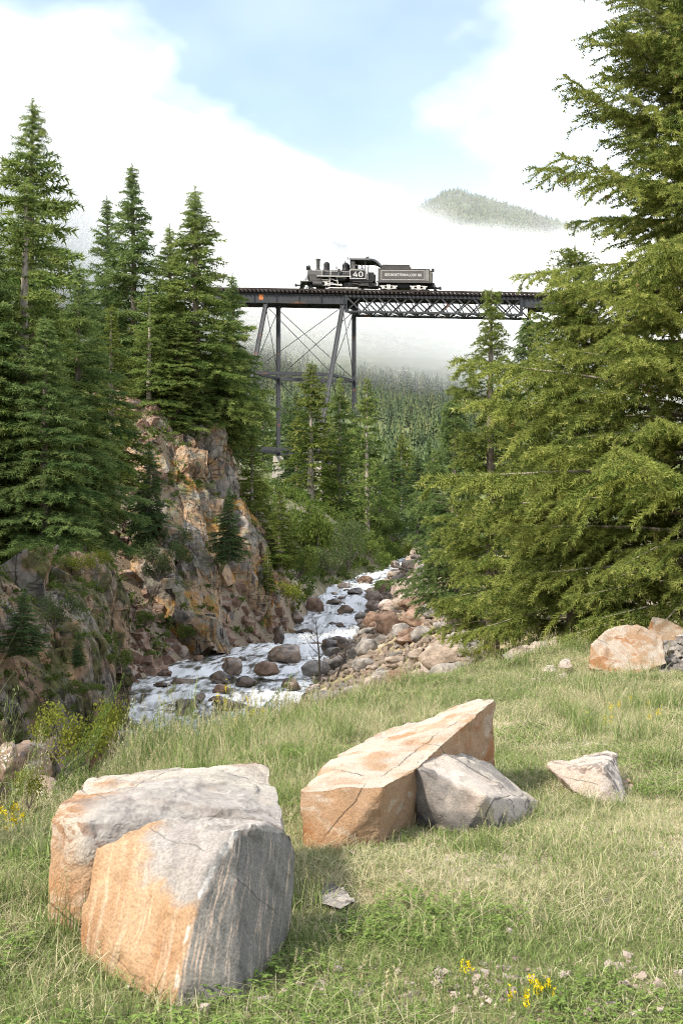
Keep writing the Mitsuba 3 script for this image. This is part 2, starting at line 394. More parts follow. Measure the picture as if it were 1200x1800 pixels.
scene['mat_steel'] = rough(steel_fn, 0.6, spec=0.4)
scene['mat_steel_dark'] = rough(lambda p, n, uv: mix((0.008, 0.008, 0.01), (0.022, 0.021, 0.023), fbm(p.x, p.y, p.z)), 0.6)
scene['mat_tie'] = rough(lambda p, n, uv: mix((0.016, 0.012, 0.011), (0.048, 0.036, 0.031), noise(p.x * 2.1, p.y * 2.1, p.z * 9)), 0.9)
scene['mat_rail'] = rough((0.07, 0.045, 0.035), 0.5)
scene['mat_concrete'] = rough(lambda p, n, uv: mix((0.28, 0.25, 0.21), (0.48, 0.44, 0.38), fbm(p.x * 1.5, p.y * 1.5, p.z * 0.7)), 0.9)
scene['mat_loco_black'] = rough(lambda p, n, uv: mix((0.008, 0.008, 0.009), (0.026, 0.025, 0.025), fbm(p.x * 2, p.y * 2, p.z * 2)), 0.5, spec=0.22)
scene['mat_loco_grey'] = rough(lambda p, n, uv: mix((0.045, 0.043, 0.042), (0.085, 0.08, 0.076), fbm(p.x * 2, p.y * 2, p.z * 3)), 0.55, spec=0.25)
scene['mat_tender'] = rough(lambda p, n, uv: mix((0.062, 0.055, 0.052), (0.09, 0.08, 0.076), fbm(p.x * 1.5, p.y * 1.5, p.z * 3)), 0.55)
scene['mat_tender_end'] = rough((0.22, 0.185, 0.13), 0.7)
scene['mat_white'] = rough((0.45, 0.44, 0.42), 0.6)
scene['mat_rod'] = rough((0.48, 0.46, 0.43), 0.45)
scene['mat_cloth_blue'] = rough((0.08, 0.12, 0.20), 0.9)
scene['mat_skin'] = rough((0.45, 0.28, 0.20), 0.6)
scene['mat_coal'] = rough((0.012, 0.012, 0.012), 0.5)
scene['mat_char'] = rough((0.03, 0.024, 0.02), 0.9)
scene['mat_rust'] = rough((0.42, 0.15, 0.05), 0.8)

# ------------------------------------------------------------------ terrain
def ip(tab):
    a = np.array(tab, float)
    return lambda y: np.interp(y, a[:, 0], a[:, 1])


BANK = ip([(-60, -6), (0, -3.0), (4, -2.7), (8.3, -2.15), (12.5, -1.8), (16.5, -0.55), (18, 0.5), (21, 1.8), (27, 2.9), (40, 3.7), (60, 4.2), (80, 4.6), (95, 5.2), (105, 6.8), (115, 9), (130, 10.6), (160, 15), (260, 30), (6000, 60)])
WZ = ip([(-60, -5.6), (20, -4.7), (43, -4.05), (52, -3.75), (60, -3.55), (66, -3.4), (72, -3.15), (80, -2.7), (88, -2.1), (95, -1.65), (105, -0.9), (115, -0.4), (130, -0.1), (160, 1.0), (260, 6), (400, 16), (6000, 300)])
XL = ip([(-60, -14), (20, -10.5), (30, -10), (43, -8.5), (52, -8.3), (60, -6.8), (66, -4.0), (72, -2.8), (80, -2.1), (88, -1.8), (95, -1.3), (105, 0.9), (115, 4.2), (130, 5.0), (160, 9), (260, 24), (6000, 54)])
XR = ip([(-60, -9), (20, -5.2), (30, -4.6), (43, -2.2), (52, -1.5), (60, -1.0), (66, 0.0), (72, 0.7), (80, 1.2), (88, 1.7), (95, 2.1), (105, 3.8), (115, 7.0), (130, 8.6), (160, 12), (260, 27), (6000, 57)])
ZP = ip([(-60, 0), (12, 0), (20, -0.03), (30, -0.02), (45, 0.1), (60, 0.5), (80, 1.3), (115, 2.3), (130, 2.9), (160, 4.5), (260, 10), (400, 22), (6000, 400)])
SL = ip([(-60, 0.9), (40, 0.9), (50, 0.95), (58, 0.9), (64, 1.25), (69, 2.0), (84, 2.1), (95, 1.3), (105, 1.0), (130, 0.8), (6000, 0.6)])


def far_hill(x, y):
    """The mountain side beyond the bridge: a valley floor, then a forested slope up to a ridge that falls to the right, with one peak behind it."""
    rz = np.clip(735 - 0.46 * np.maximum(x + 250, 0) - 0.75 * np.maximum(-250 - x, 0), 230, 735)
    z1 = np.interp(y, [0, 260, 400, 700, 1000, 1200], [10, 10, 22, 40, 112, 172])
    k = np.clip((y - 1200) / 1100, 0, 1)
    k2 = np.clip((y - 2300) / 900, 0, 1)
    front = z1 * (1 - k) + rz * k - 300 * k2
    side = np.clip(-x - 40 - 0.06 * y, 0, 700) * 0.42 * np.clip((y - 300) / 300, 0, 1) * np.clip((1500 - y) / 600, 0, 1)
    peak = 800 - 0.62 * np.maximum(np.abs(x - 262) - 10, 0) * np.where(x > 262, 0.38, 0.75) - 0.5 * np.abs(y - 3000)
    return np.maximum(front + side, peak)


def H(x, y, detail=True):
    x, y = np.asarray(x, float), np.asarray(y, float)
    bank, wz, xl, xr, zp = BANK(y), WZ(y), XL(y), XR(y), ZP(y)
    zp = zp - 0.068 * np.clip(y - 6.2, 0, 13) * np.clip((bank + 1.9 - x) / 1.7, 0, 1)
    out = x - bank
    right = zp + np.clip(out - 4, 0, 60) * 0.02 + np.clip(out - 20, 0, 400) * 0.12
    t = np.clip((x - xr) / np.maximum(bank - xr, 0.3), 0, 1)
    ts = 0.62 * t * t + 0.38 * t
    slope = (wz - 0.25) * (1 - ts) + zp * ts
    dl = np.maximum(xl - x, 0)
    s = SL(y)
    left = wz - 0.25 + s * np.minimum(dl, 6) + np.minimum(np.maximum(dl - 6, 0), 40) * 0.45 + np.clip(dl - 46, 0, 500) * 0.35
    bed = wz - 0.45
    z = np.where(x >= bank, right, np.where(x >= xr, slope, np.where(x >= xl, bed, left)))
    near = np.clip((400 - y) / 140, 0, 1)
    far = far_hill(x, y)
    z = z * near + far * (1 - near)
    if detail:
        q = np.stack([x, y, 0 * x], -1)
        fade = np.clip((y + 5) / 10, 0, 1)
        z = z + near * 0.10 * fb(q * 0.6, 3, 2) + near * 0.05 * fb(q * 2.3, 3, 4) * np.clip((60 - y) / 20, 0, 1)
        z = z + near * np.where(x < bank, 0.35 * fb(q * 0.8, 4, 7), 0) * np.clip((y - 12) / 10, 0, 1)
        z = z + (1 - near) * np.clip((y - 300) / 500, 0, 1) * (50 * fb(q / 300, 5, 9) * np.clip((y - 900) / 900, 0, 1) + 14 * fb(q / 60, 4, 12))
    return z


def spaced(lo, hi, s0, grow):
    a, s = [lo], s0
    while a[-1] < hi:
        a.append(a[-1] + s); s *= grow
    return np.array(a)


def grid_mesh(xs, ys, z):
    X, Y = np.meshgrid(xs, ys)
    v = np.stack([X.ravel(), Y.ravel(), z(X, Y).ravel()], 1)
    n, m = len(ys), len(xs)
    i, j = np.meshgrid(np.arange(n - 1), np.arange(m - 1), indexing='ij')
    a = (i * m + j).ravel()
    return v, np.vstack([np.stack([a, a + 1, a + m + 1], 1), np.stack([a, a + m + 1, a + m], 1)])


right_x = spaced(8.0, 6000, 0.35, 1.07); left_x = -spaced(9.0, 6000, 0.35, 1.07)[::-1]
gx = np.concatenate([left_x, np.arange(-8.8, 8.0, 0.16), right_x])
gy = np.concatenate([-spaced(0, 400, 1.5, 1.3)[::-1][:-1], np.arange(0, 60, 0.22), np.arange(60, 140, 0.6), spaced(140, 6000, 1.2, 1.024)])
put('ground', grid_mesh(gx, gy, H), 'mat_ground', smooth=True)
tag('ground', kind='structure')

# ------------------------------------------------------------------ stream
def water_z(x, y):
    q = np.stack([x, y * 0.5, 0 * x], -1)
    drops = np.zeros_like(x)
    for k, (yc, hgt) in enumerate([(48, .25), (55, .3), (63, .35), (69, .45), (73.5, .5), (78, .5), (83, .5), (88, .4), (97, .45), (106, .4), (118, .3), (127, .3)]):
        yy = yc + 1.6 * fb(np.stack([x * 0.5, 0 * x + k * 7, 0 * x], -1), 3, 40 + k) * 2
        e = y - yy
        drops += hgt * (0.5 * np.tanh(e / 0.35) - 0.5 * np.tanh(e / 3.0))
    amp = 0.5 + 0.5 * np.clip((y - 58) / 10, 0, 1)
    return WZ(y) + 0.9 * drops + amp * (0.42 * fb(q * np.array([1.1, 1.5, 1]), 3, 51) + 0.30 * fb(q * np.array([3.1, 3.4, 1]), 4, 53))


ws = np.concatenate([np.arange(30, 70, 0.16), np.arange(70, 140, 0.24), np.arange(140, 176, 0.7)])
wt = np.linspace(-0.06, 1.06, 90)
Yg, Tg = np.meshgrid(ws, wt, indexing='ij')
Xg = XL(Yg) + (XR(Yg) - XL(Yg)) * Tg
Zg = water_z(Xg, Yg) - 0.5 * np.maximum(np.abs(Tg - 0.5) - 0.5, 0) * 3
wv = np.stack([Xg.ravel(), Yg.ravel(), Zg.ravel()], 1)
n_, m_ = Yg.shape
i_, j_ = np.meshgrid(np.arange(n_ - 1), np.arange(m_ - 1), indexing='ij')
a_ = (i_ * m_ + j_).ravel()
wf = np.vstack([np.stack([a_, a_ + 1, a_ + m_ + 1], 1), np.stack([a_, a_ + m_ + 1, a_ + m_], 1)])
put('water', (wv, wf), 'mat_water', smooth=True, uv=np.stack([wv[:, 1], wv[:, 0] - XL(wv[:, 1])], 1))
tag('water', kind='structure')


# ------------------------------------------------------------------ cliffs
def cliff(net, step, seed, big=0.5, flip=False):
    """A dense rock face through a control net (columns of points, top to bottom), broken into blocks by tilted cells at three sizes."""
    net = np.array([[P(*q) for q in col] for col in net])                   # columns, rows, 3
    from scipy.interpolate import make_interp_spline
    c, r = net.shape[:2]
    lu = np.concatenate([[0], np.cumsum(np.linalg.norm(np.diff(net, axis=0), axis=2).mean(1))])
    lv = np.concatenate([[0], np.cumsum(np.linalg.norm(np.diff(net, axis=1), axis=2).mean(0))])
    nu, nv = int(lu[-1] / step), int(lv[-1] / step)
    g = make_interp_spline(lu, net, k=1)(np.linspace(0, lu[-1], nu))
    g = make_interp_spline(lv, g.transpose(1, 0, 2), k=1)(np.linspace(0, lv[-1], nv)).transpose(1, 0, 2)
    i, j = np.meshgrid(np.arange(nu - 1), np.arange(nv - 1), indexing='ij')
    a = (i * nv + j).ravel()
    f = np.vstack([np.stack([a, a + 1, a + nv + 1], 1), np.stack([a, a + nv + 1, a + nv], 1)])
    v = g.reshape(-1, 3)
    lo, hi = v.min(0) - 1, v.max(0) + 1
    du, dv = np.gradient(g, axis=0), np.gradient(g, axis=1)
    nn = np.cross(dv, du).reshape(-1, 3); nn /= np.linalg.norm(nn, axis=1, keepdims=True) + 1e-12
    warp = np.stack([fb(v * 0.7, 3, seed + k) for k in range(3)], 1)
    q = v + warp * 0.5
    d = big * (Facets(lo, hi, 4.2, 0.50, 0.20, seed, (1, 1, 2.8), 0.50, 0.05)(q) + 0.22 + 0.4 * fb(v * 0.35, 2, seed + 9))
    brk = np.clip(3.2 * meshkit.fbm(v * 0.28, 3, seed + 12) - 1.0, 0.30, 1.15)            # some faces stay whole, others are shattered
    d += big * brk * Facets(lo, hi, 1.15, 0.16, 0.20, seed + 1, (1, 1, 2.4), 0.30, 0.06)(q)
    d += brk * Facets(lo, hi, 0.40, 0.045, 0.18, seed + 2, (1, 1, 1.6), 0.08, 0.12)(q)
    d += 0.06 * fb(v * 2.2, 4, seed + 4)
    v = v + nn * d[:, None]
    return v, f, nn


C2 = [[(150, 790, 64), (150, 880, 62.5), (165, 980, 61), (190, 1080, 59), (225, 1185, 57)],
      [(222, 726, 68), (248, 800, 66.5), (250, 900, 65), (262, 1010, 63), (285, 1180, 60)],
      [(310, 742, 70), (322, 820, 67.5), (330, 920, 65.5), (345, 1020, 64), (362, 1165, 62)],
      [(398, 755, 72), (388, 850, 69), (420, 940, 68), (428, 1030, 66.5), (430, 1155, 65.0)],
      [(416, 790, 74), (428, 860, 73), (492, 960, 71.5), (494, 1040, 70), (484, 1150, 67.5)],
      [(422, 800, 80), (440, 870, 80), (506, 960, 78), (515, 1040, 76), (528, 1130, 73)],
      [(440, 800, 92), (470, 870, 90), (530, 960, 88), (540, 1030, 86), (548, 1085, 84)]]
C1 = [[(-520, 940, 34), (-520, 1040, 33), (-520, 1140, 32), (-520, 1260, 31), (-500, 1380, 30)],
      [(-140, 960, 26), (-140, 1060, 25), (-140, 1160, 24), (-140, 1300, 23), (-120, 1460, 22)],
      [(20, 985, 33), (10, 1060, 31), (5, 1150, 29.5), (0, 1260, 28), (20, 1440, 26)],
      [(100, 985, 36), (100, 1060, 33.5), (100, 1140, 32), (100, 1250, 30.5), (110, 1430, 29)],
      [(165, 990, 39), (180, 1040, 36), (186, 1120, 34), (186, 1230, 33), (180, 1400, 32)],
      [(203, 1010, 41), (230, 1060, 38), (243, 1150, 36.5), (244, 1230, 36), (243, 1340, 35.5)],
      [(205, 1015, 46), (235, 1070, 44), (244, 1160, 43), (245, 1230, 42), (245, 1300, 42)],
      [(190, 1020, 52), (215, 1080, 52), (235, 1160, 51), (240, 1200, 50), (240, 1250, 50)]]
C2 = [[(a - (0, 0, 0, 10, 14, 40, 60)[k_], b, c) for a, b, c in col] for k_, col in enumerate(C2)]
C1 = [[(a - 42, b, c) for a, b, c in col] for col in C1]
CL2, CL1 = cliff(C2, 0.09, 101, 1.0), cliff(C1, 0.055, 207, 0.42)


def block_mesh(rng, size):
    """An angular block: hull of jittered corners."""
    c = np.array([[x, y, z] for x in (-1, 1) for y in (-1, 1) for z in (-1, 1)], float) * 0.5
    c = np.vstack([c + rng.uniform(-0.17, 0.17, c.shape), rng.uniform(-0.5, 0.5, (6, 3)) * 1.15])
    m = m3.Manifold.hull_points((c * size).astype(np.float64).tolist()) if hasattr(m3.Manifold, 'hull_points') else None
    mm = m.to_mesh()
    return np.array(mm.vert_properties[:, :3], float), np.array(mm.tri_verts, int)


def rot(rng, amount=1.0):
    a = rng.normal(0, amount, 3); th = np.linalg.norm(a) + 1e-9; k = a / th
    K = np.array([[0, -k[2], k[1]], [k[2], 0, -k[0]], [-k[1], k[0], 0]])
    return np.eye(3) + math.sin(th) * K + (1 - math.cos(th)) * K @ K


CLIFFV = []


def add_cliff(name, data, mat, label, cat, nblocks, smin, smax, seed):
    v, f, nn = data
    CLIFFV.append((name, v, vnormals(v, f)))
    put(f'{name}__face', (v, f), mat, smooth=16)
    tag(name, label, cat)
    r = np.random.default_rng(seed)
    for k in range(nblocks):
        i = r.integers(len(v))
        s = smin + (smax - smin) * r.random() ** 2.2
        bv, bf = block_mesh(r, s * np.array([1, 0.8, 0.75 + 0.5 * r.random()]))
        q = bv @ rot(r, 0.25).T + v[i] - nn[i] * s * 0.27
        put(numbered(f'{name}__block'), (q, bf), mat)


add_cliff('river_cliff', CL2, 'mat_cliff', 'tall orange and grey fractured cliff rising from the far side of the stream', 'cliff', 110, 0.35, 1.3, 5)
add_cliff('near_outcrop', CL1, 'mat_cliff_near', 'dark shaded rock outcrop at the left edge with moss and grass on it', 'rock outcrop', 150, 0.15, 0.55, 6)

# ------------------------------------------------------------------ conifers
def needles(pts, dirs, k, size, width, rng, tone, tip):
    """k thin leaf-like triangles round every twig point."""
    n = len(pts)
    pts, dirs = np.repeat(pts, k, 0), np.repeat(dirs, k, 0)
    r = rng.normal(0, 1, (n * k, 3)); r -= (r * dirs).sum(1, keepdims=True) * dirs
    r /= np.linalg.norm(r, axis=1, keepdims=True) + 1e-9
    s = size * rng.uniform(0.7, 1.3, (n * k, 1))
    ax = dirs * 0.62 + r * 0.78
    w = np.cross(ax, rng.normal(0, 1, (n * k, 3))); w /= np.linalg.norm(w, axis=1, keepdims=True) + 1e-9
    base = pts - ax * s * 0.15
    v = np.stack([base - w * width / 2, base + w * width / 2, pts + ax * s], 1).reshape(-1, 3)
    uv = np.repeat(np.stack([np.clip(np.repeat(tone, k) + rng.normal(0, 0.10, n * k), 0, 1), np.repeat(tip, k)], 1), 3, 0)
    return v, np.arange(len(v)).reshape(-1, 3), uv


def make_branch(L, rng, spacing, k, size, width, droop=0.30, hang=0.35, sub=True, gap=0.11, cones=0):
    """One bough along +x, drooping then lifting at the tip, with flat sprays of twigs; returns needles, wood and cones."""
    n = 14
    t = np.linspace(0, 1, n)
    wob = 0.05 * L * np.sin(t * rng.uniform(2, 5) + rng.uniform(0, 6)) * t
    main = np.stack([t * L, wob, L * (0.12 * t - droop * t ** 2 + 0.35 * droop * t ** 4)], 1)
    wood = [tube(main[::3], np.linspace(0.012 * L, 0.003, len(main[::3])), 4, False)]
    P_, D_, T_, E_ = [], [], [], []

    def strip(curve, tone, tipness):
        seg = np.linalg.norm(np.diff(curve, axis=0), axis=1); cum = np.concatenate([[0], np.cumsum(seg)])
        m = max(2, int(cum[-1] / spacing))
        at = np.linspace(0.15 * spacing, cum[-1], m)
        p = np.stack([np.interp(at, cum, curve[:, i]) for i in range(3)], 1)
        d = np.gradient(p, axis=0); d /= np.linalg.norm(d, axis=1, keepdims=True) + 1e-9
        P_.append(p); D_.append(d); T_.append(np.full(m, tone) + 0.15 * at / cum[-1]); E_.append(tipness * (at / cum[-1]) ** 2)
    tone0 = rng.uniform(0.25, 0.6)
    strip(main[int(n * 0.55):], tone0, 0.8)
    nb = max(5, int(L / gap))
    cone_v = []
    for i in range(nb):
        u = 0.08 + 0.9 * (i + rng.random() * 0.7) / nb
        side = 1 if i % 2 else -1
        o = np.array([np.interp(u, t, main[:, c]) for c in range(3)])
        l = ((0.40 * L * (1 - u) ** 0.75 + 0.16) * rng.uniform(0.55, 1.25))
        l = min(l, 1.0) * (0.45 if u < 0.2 else 1)
        an = side * math.radians(rng.uniform(35, 68))
        m = 6; q = np.linspace(0, 1, m)[:, None]
        dv = np.array([math.cos(an), math.sin(an), rng.uniform(-0.25, 0.15)])
        c = o + dv * l * q + np.array([0, 0, -1]) * hang * l * q ** 2 * rng.uniform(0.4, 1.5)
        tone = np.clip(tone0 + rng.normal(0, 0.16), 0, 1)
        strip(c, tone, rng.random())
        if sub:
            for w in range(int(l / 0.085)):
                uu = (w + rng.random()) / max(1, int(l / 0.085))
                oo = np.array([np.interp(uu, q[:, 0], c[:, k_]) for k_ in range(3)])
                s2 = 1 if w % 2 else -1
                l2 = rng.uniform(0.07, 0.20) * (1.2 - 0.6 * uu)
                a2 = an + s2 * math.radians(rng.uniform(35, 75))
                d2 = np.array([math.cos(a2), math.sin(a2), -rng.uniform(0.1, 1.6) * hang * 2])
                d2 /= np.linalg.norm(d2)
                strip(np.stack([oo, oo + d2 * l2 * 0.5, oo + d2 * l2 + [0, 0, -0.25 * hang * l2]]), np.clip(tone + rng.normal(0, 0.12), 0, 1), rng.random())
        if rng.random() < cones:
            e = c[-2]
            for _ in range(rng.integers(1, 3)):
                cone_v.append(tube(e + rng.normal(0, 0.012, 3) + np.array([[0, 0, 0.012], [0, 0, -0.012], [0, 0, -0.045], [0, 0, -0.062]]), [0.004, 0.013, 0.012, 0.003], 5, False))
    nd = needles(np.vstack(P_), np.vstack(D_), k, size, width, rng, np.concatenate(T_), np.concatenate(E_))
    return nd, cat_meshes(wood), (cat_meshes(cone_v) if cone_v else None)


def boughs(Ht, R, z0, rng, per_m=11.0, top_sharp=0.85, elev=(38, 2, -22), gaps=0.12, asym=None):
    """Where the boughs of one tree sit: (height, azimuth, length, elevation)."""
    out, z, az = [], z0, rng.uniform(0, 6.28)
    lobes = rng.uniform(0, 6.28, 5)
    while z < Ht - 0.12:
        u = (z - z0) / (Ht - z0)
        prof = (1 - u) ** top_sharp * (0.72 + 0.28 * min(1, u / 0.12))
        az += 2.399963 + rng.normal(0, 0.35)
        ln = R * prof * rng.uniform(0.58, 1.18) * (1 + 0.24 * math.sin(2 * az + lobes[int(u * 4.99)]))
        if asym is not None:
            ln *= 1 + asym[1] * math.cos(az - asym[0])
        el = np.interp(u, [0, 0.5, 1], [elev[2], elev[1], elev[0]]) + rng.normal(0, 6)
        if rng.random() > gaps:
            out.append((z, az, max(0.18, ln), math.radians(el)))
        z += 1.0 / per_m * rng.uniform(0.5, 1.5) * (1.0 if u < 0.75 else 0.7)
    return out


def bough_matrix(z, az, ln, el, L, at=(0, 0)):
    ca, sa, ce, se = math.cos(az), math.sin(az), math.cos(el), math.sin(el)
    M = np.array([[ca * ce, -sa, -ca * se, at[0]], [sa * ce, ca, -sa * se, at[1]], [se, 0, ce, z], [0, 0, 0, 1.0]])
    s = ln / L
    M[:3, 0] *= s; M[:3, 1] *= max(s, 0.55) if s < 1 else s; M[:3, 2] *= max(s, 0.6) if s < 1 else s
    return M


def trunk_mesh(Ht, r0, rng, sides=9, bend=0.02):
    z = np.linspace(-0.4, Ht, 16); u = np.clip(z / Ht, 0, 1)
    ph = rng.uniform(0, 6.28)
    c = np.stack([bend * Ht * np.sin(u * 2.5 + ph) * u * (1 - u), bend * Ht * np.cos(u * 2.1 + ph) * u * (1 - u), z], 1)
    return tube(c, r0 * (1 - u) ** 0.85 + 0.012 + 0.35 * r0 * np.exp(-np.maximum(z, 0) / 0.25), sides)


def whole_tree(Ht, R, z0, seed, r0, branches, **kw):
    """Trunk and crown meshes of one tree made of copies of the given boughs."""
    rng = np.random.default_rng(seed)
    nd, wd = [], []
    for z, az, ln, el in boughs(Ht, R, z0, rng, **kw):
        b = min(range(len(branches)), key=lambda i: abs(branches[i][0] - ln) + rng.random() * 0.35)
        L, (bn, bw, _) = branches[b]
        M = bough_matrix(z, az, ln, el, L)
        if rng.random() < 0.5:
            M[:, 1] *= -1
        v = bn[0] @ M[:3, :3].T + M[:3, 3]
        uv = bn[2] + np.array([rng.normal(0, 0.13), 0])
        nd.append((v, bn[1], uv)); wd.append((bw[0] @ M[:3, :3].T + M[:3, 3], bw[1]))
    # the leader
    zz = np.linspace(Ht - 0.5, Ht + 0.15, 14)
    nd.append(needles(np.stack([0 * zz, 0 * zz, zz], 1), np.tile([0, 0, 1.0], (14, 1)), 5, 0.12, 0.03, rng, np.full(14, 0.5), np.full(14, 0.5)))
    t = trunk_mesh(Ht, r0, rng)
    return cat_meshes(nd), cat_meshes([t] + wd), t


rng = np.random.default_rng(77)
MID = [(L, make_branch(L, rng, 0.066, 6, 0.16, 0.050, droop=dr_, hang=0.30, sub=False, gap=0.125)) for L in (0.6, 1.1, 1.7, 2.4) for dr_ in (0.22, 0.36)]
LOW = [(L, make_branch(L, rng, 0.13, 4, 0.28, 0.095, droop=0.3, hang=0.3, sub=False, gap=0.22)) for L in (0.6, 1.2, 2.0) for _ in (0, 1)]
HI = [(L, make_branch(L, rng, 0.028, 8, 0.060, 0.0155, droop=0.62 * dr_, hang=0.34, sub=True, gap=0.115, cones=0.035)) for L, dr_ in ((0.55, 0.2), (1.1, 0.25), (1.1, 0.35), (1.8, 0.28), (1.8, 0.4), (2.6, 0.3), (2.6, 0.42))]

# tree kinds standing at the origin, 12 m tall, as shape groups of trunk and crown
KINDS = {}


def kind_of_tree(name, mat, bark, branches, R, z0, seed, r0=0.16, Ht=12.0, **kw):
    nd, wd, _ = whole_tree(Ht, R, z0, seed, r0, branches, **kw)
    scene[f'kind_{name}'] = {'type': 'shapegroup', 'trunk': mikit.ply(wd, bark, smooth=False), 'crown': mikit.ply((nd[0], nd[1]), mat, uv=nd[2])}
    KINDS[name] = (Ht, R, len(nd[1]))


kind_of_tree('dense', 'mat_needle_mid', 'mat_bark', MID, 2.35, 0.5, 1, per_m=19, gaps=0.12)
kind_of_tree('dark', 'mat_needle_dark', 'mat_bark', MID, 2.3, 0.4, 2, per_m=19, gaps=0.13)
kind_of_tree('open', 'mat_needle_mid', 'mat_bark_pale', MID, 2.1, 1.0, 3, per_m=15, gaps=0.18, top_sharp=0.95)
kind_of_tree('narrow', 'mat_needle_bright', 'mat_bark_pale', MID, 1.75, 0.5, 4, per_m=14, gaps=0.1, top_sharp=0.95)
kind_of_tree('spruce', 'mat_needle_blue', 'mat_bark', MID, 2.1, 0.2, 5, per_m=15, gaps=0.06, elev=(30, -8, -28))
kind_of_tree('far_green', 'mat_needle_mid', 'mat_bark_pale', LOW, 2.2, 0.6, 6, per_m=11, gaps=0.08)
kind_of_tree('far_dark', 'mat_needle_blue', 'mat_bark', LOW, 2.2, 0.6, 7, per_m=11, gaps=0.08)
kind_of_tree('far_bright', 'mat_needle_bright', 'mat_bark_pale', LOW, 1.9, 0.4, 8, per_m=11, gaps=0.1)


def tree(name, kind, top, base_y, half, label, group=None, cat='tree', spin=0.0, ground=None):
    """A tree whose tip stands at top = (px, py, Y) and whose foot is at pixel height base_y of that distance; half: its half width in pixels."""
    t, b = P(*top), P(top[0], base_y, top[2])
    Ht = t[2] - b[2]
    h0, R0, _ = KINDS[kind]
    sx = 1.08 * half / F * top[2] / (R0 * 0.86)
    key = numbered(name)
    scene[key] = {'type': 'instance', 'to_world': T().translate([b[0], b[1], b[2]]).rotate([0, 0, 1], spin).scale([sx, sx, Ht / h0]), 'g': {'type': 'ref', 'id': f'kind_{kind}'}}
    tag(key, label, cat, group)


LEFT = 'conifers on the left bank'
tree('fir_tree', 'dense', (57, 183, 53), 985, 150, 'tallest fir at the far left with its narrow tip standing against white cloud', LEFT, spin=20)
tree('fir_tree', 'open', (46, 322, 47), 1000, 165, 'sunlit yellow green fir in front of the tallest one, bare pale trunk showing', LEFT, spin=100)
tree('fir_tree', 'dark', (140, 470, 50), 960, 105, 'dark bushy fir hanging over the near outcrop, right of the pale bare trunk', LEFT, spin=200)
tree('fir_tree', 'dark', (232, 293, 74), 790, 100, 'dark fir with a slim tip, left of the fir with the pale trunk', LEFT, spin=10)
tree('fir_tree', 'dark', (188, 350, 82), 800, 70, 'bluish fir half hidden behind the dark slim tipped fir', LEFT, spin=70)
tree('fir_tree', 'dense', (343, 332, 73), 775, 112, 'tall fir on top of the cliff with part of its pale trunk bare', LEFT, spin=140)
tree('fir_tree', 'dense', (298, 398, 80), 770, 70, 'fir tip just left of the tall fir on the cliff top', LEFT, spin=250)
tree('fir_tree', 'dark', (408, 485, 84), 800, 62, 'fir beside the left end of the bridge deck', LEFT, spin=300)
tree('fir_tree', 'open', (262, 500, 70), 780, 60, 'thin fir with a pale stem between the slim tipped fir and the cliff top fir', LEFT, spin=33)
tree('fir_tree', 'narrow', (196, 540, 60), 860, 62, 'slim olive green fir with a browned tip behind the outcrop trees', LEFT, spin=80)
tree('fir_tree', 'dark', (80, 560, 45), 1010, 105, 'low dark fir in front of the left trees with drooping lower boughs', LEFT, spin=120)
tree('fir_tree', 'dark', (-10, 420, 46), 1010, 130, 'dark fir cut by the left edge of the picture', LEFT, spin=160)
tree('fir_tree', 'dense', (310, 560, 71), 770, 75, 'bushy young fir below the cliff top fir, left of its trunk', LEFT, spin=222)
tree('fir_tree', 'dark', (385, 600, 75), 790, 52, 'short fir at the right rim of the cliff top', LEFT, spin=271)
tree('fir_tree', 'dark', (160, 680, 57), 975, 46, 'dark young fir in the gully between outcrop and cliff', LEFT, spin=15)
tree('fir_tree', 'spruce', (262, 775, 62.0), 960, 44, 'thin young fir growing on the cliff face', LEFT, spin=115)
tree('fir_tree', 'spruce', (402, 858, 63.5), 985, 34, 'small sparse fir clinging to the cliff face above the orange lichen', LEFT, spin=85)
tree('fir_tree', 'narrow', (444, 765, 73), 985, 46, 'bright green fir at the right edge of the cliff', LEFT, spin=45)
tree('fir_tree', 'narrow', (492, 862, 71), 1000, 36, 'small bright fir just left of the stream bushes', LEFT, spin=305)
tree('fir_tree', 'narrow', (470, 960, 69), 1040, 16, 'tiny light green fir on the lower cliff edge', LEFT, spin=205)
tree('fir_tree', 'spruce', (42, 1040, 30.5), 1150, 42, 'small bushy fir growing on the near outcrop', LEFT, spin=62)
tree('fir_tree', 'spruce', (138, 1110, 31), 1170, 17, 'seedling fir on the shaded outcrop face', LEFT, spin=162)

for q_, (x_, y_, h_) in enumerate([(-13.5, 22.5, 15), (-15.5, 25.5, 17), (-18.0, 28.0, 17), (-12.6, 26.0, 12), (-20.5, 31.0, 18), (-16.5, 21.0, 16), (-14.5, 30.5, 13)]):
    key = numbered('fir_tree')
    sx_ = h_ / 12 * 1.15
    scene[key] = {'type': 'instance', 'to_world': T().translate([x_, y_, float(H(x_, y_))]).rotate([0, 0, 1], 50.0 * q_).scale([sx_, sx_, h_ / 12]), 'g': {'type': 'ref', 'id': 'kind_dense'}}
    tag(key, 'fir on the left bank just outside the left edge of the picture', 'tree', 'firs left of the picture')
MIDG = 'conifers round the bridge tower'
tree('spruce_tree', 'far_bright', (548, 638, 128), 905, 62, 'tall bright spruce in front of the bridge tower', MIDG, spin=40)
tree('spruce_tree', 'far_green', (597, 664, 131), 910, 48, 'spruce right of the tall bright one, in front of the right tower leg', MIDG, spin=140)
tree('spruce_tree', 'far_green', (645, 664, 127), 935, 50, 'spruce with a fine tip just right of the tower', MIDG, spin=260)
tree('spruce_tree', 'far_dark', (620, 720, 136), 930, 45, 'darker spruce between the two spruces right of the tower', MIDG, spin=11)
tree('spruce_tree', 'far_dark', (520, 690, 140), 890, 46, 'dark spruce behind the concrete pier', MIDG, spin=311)
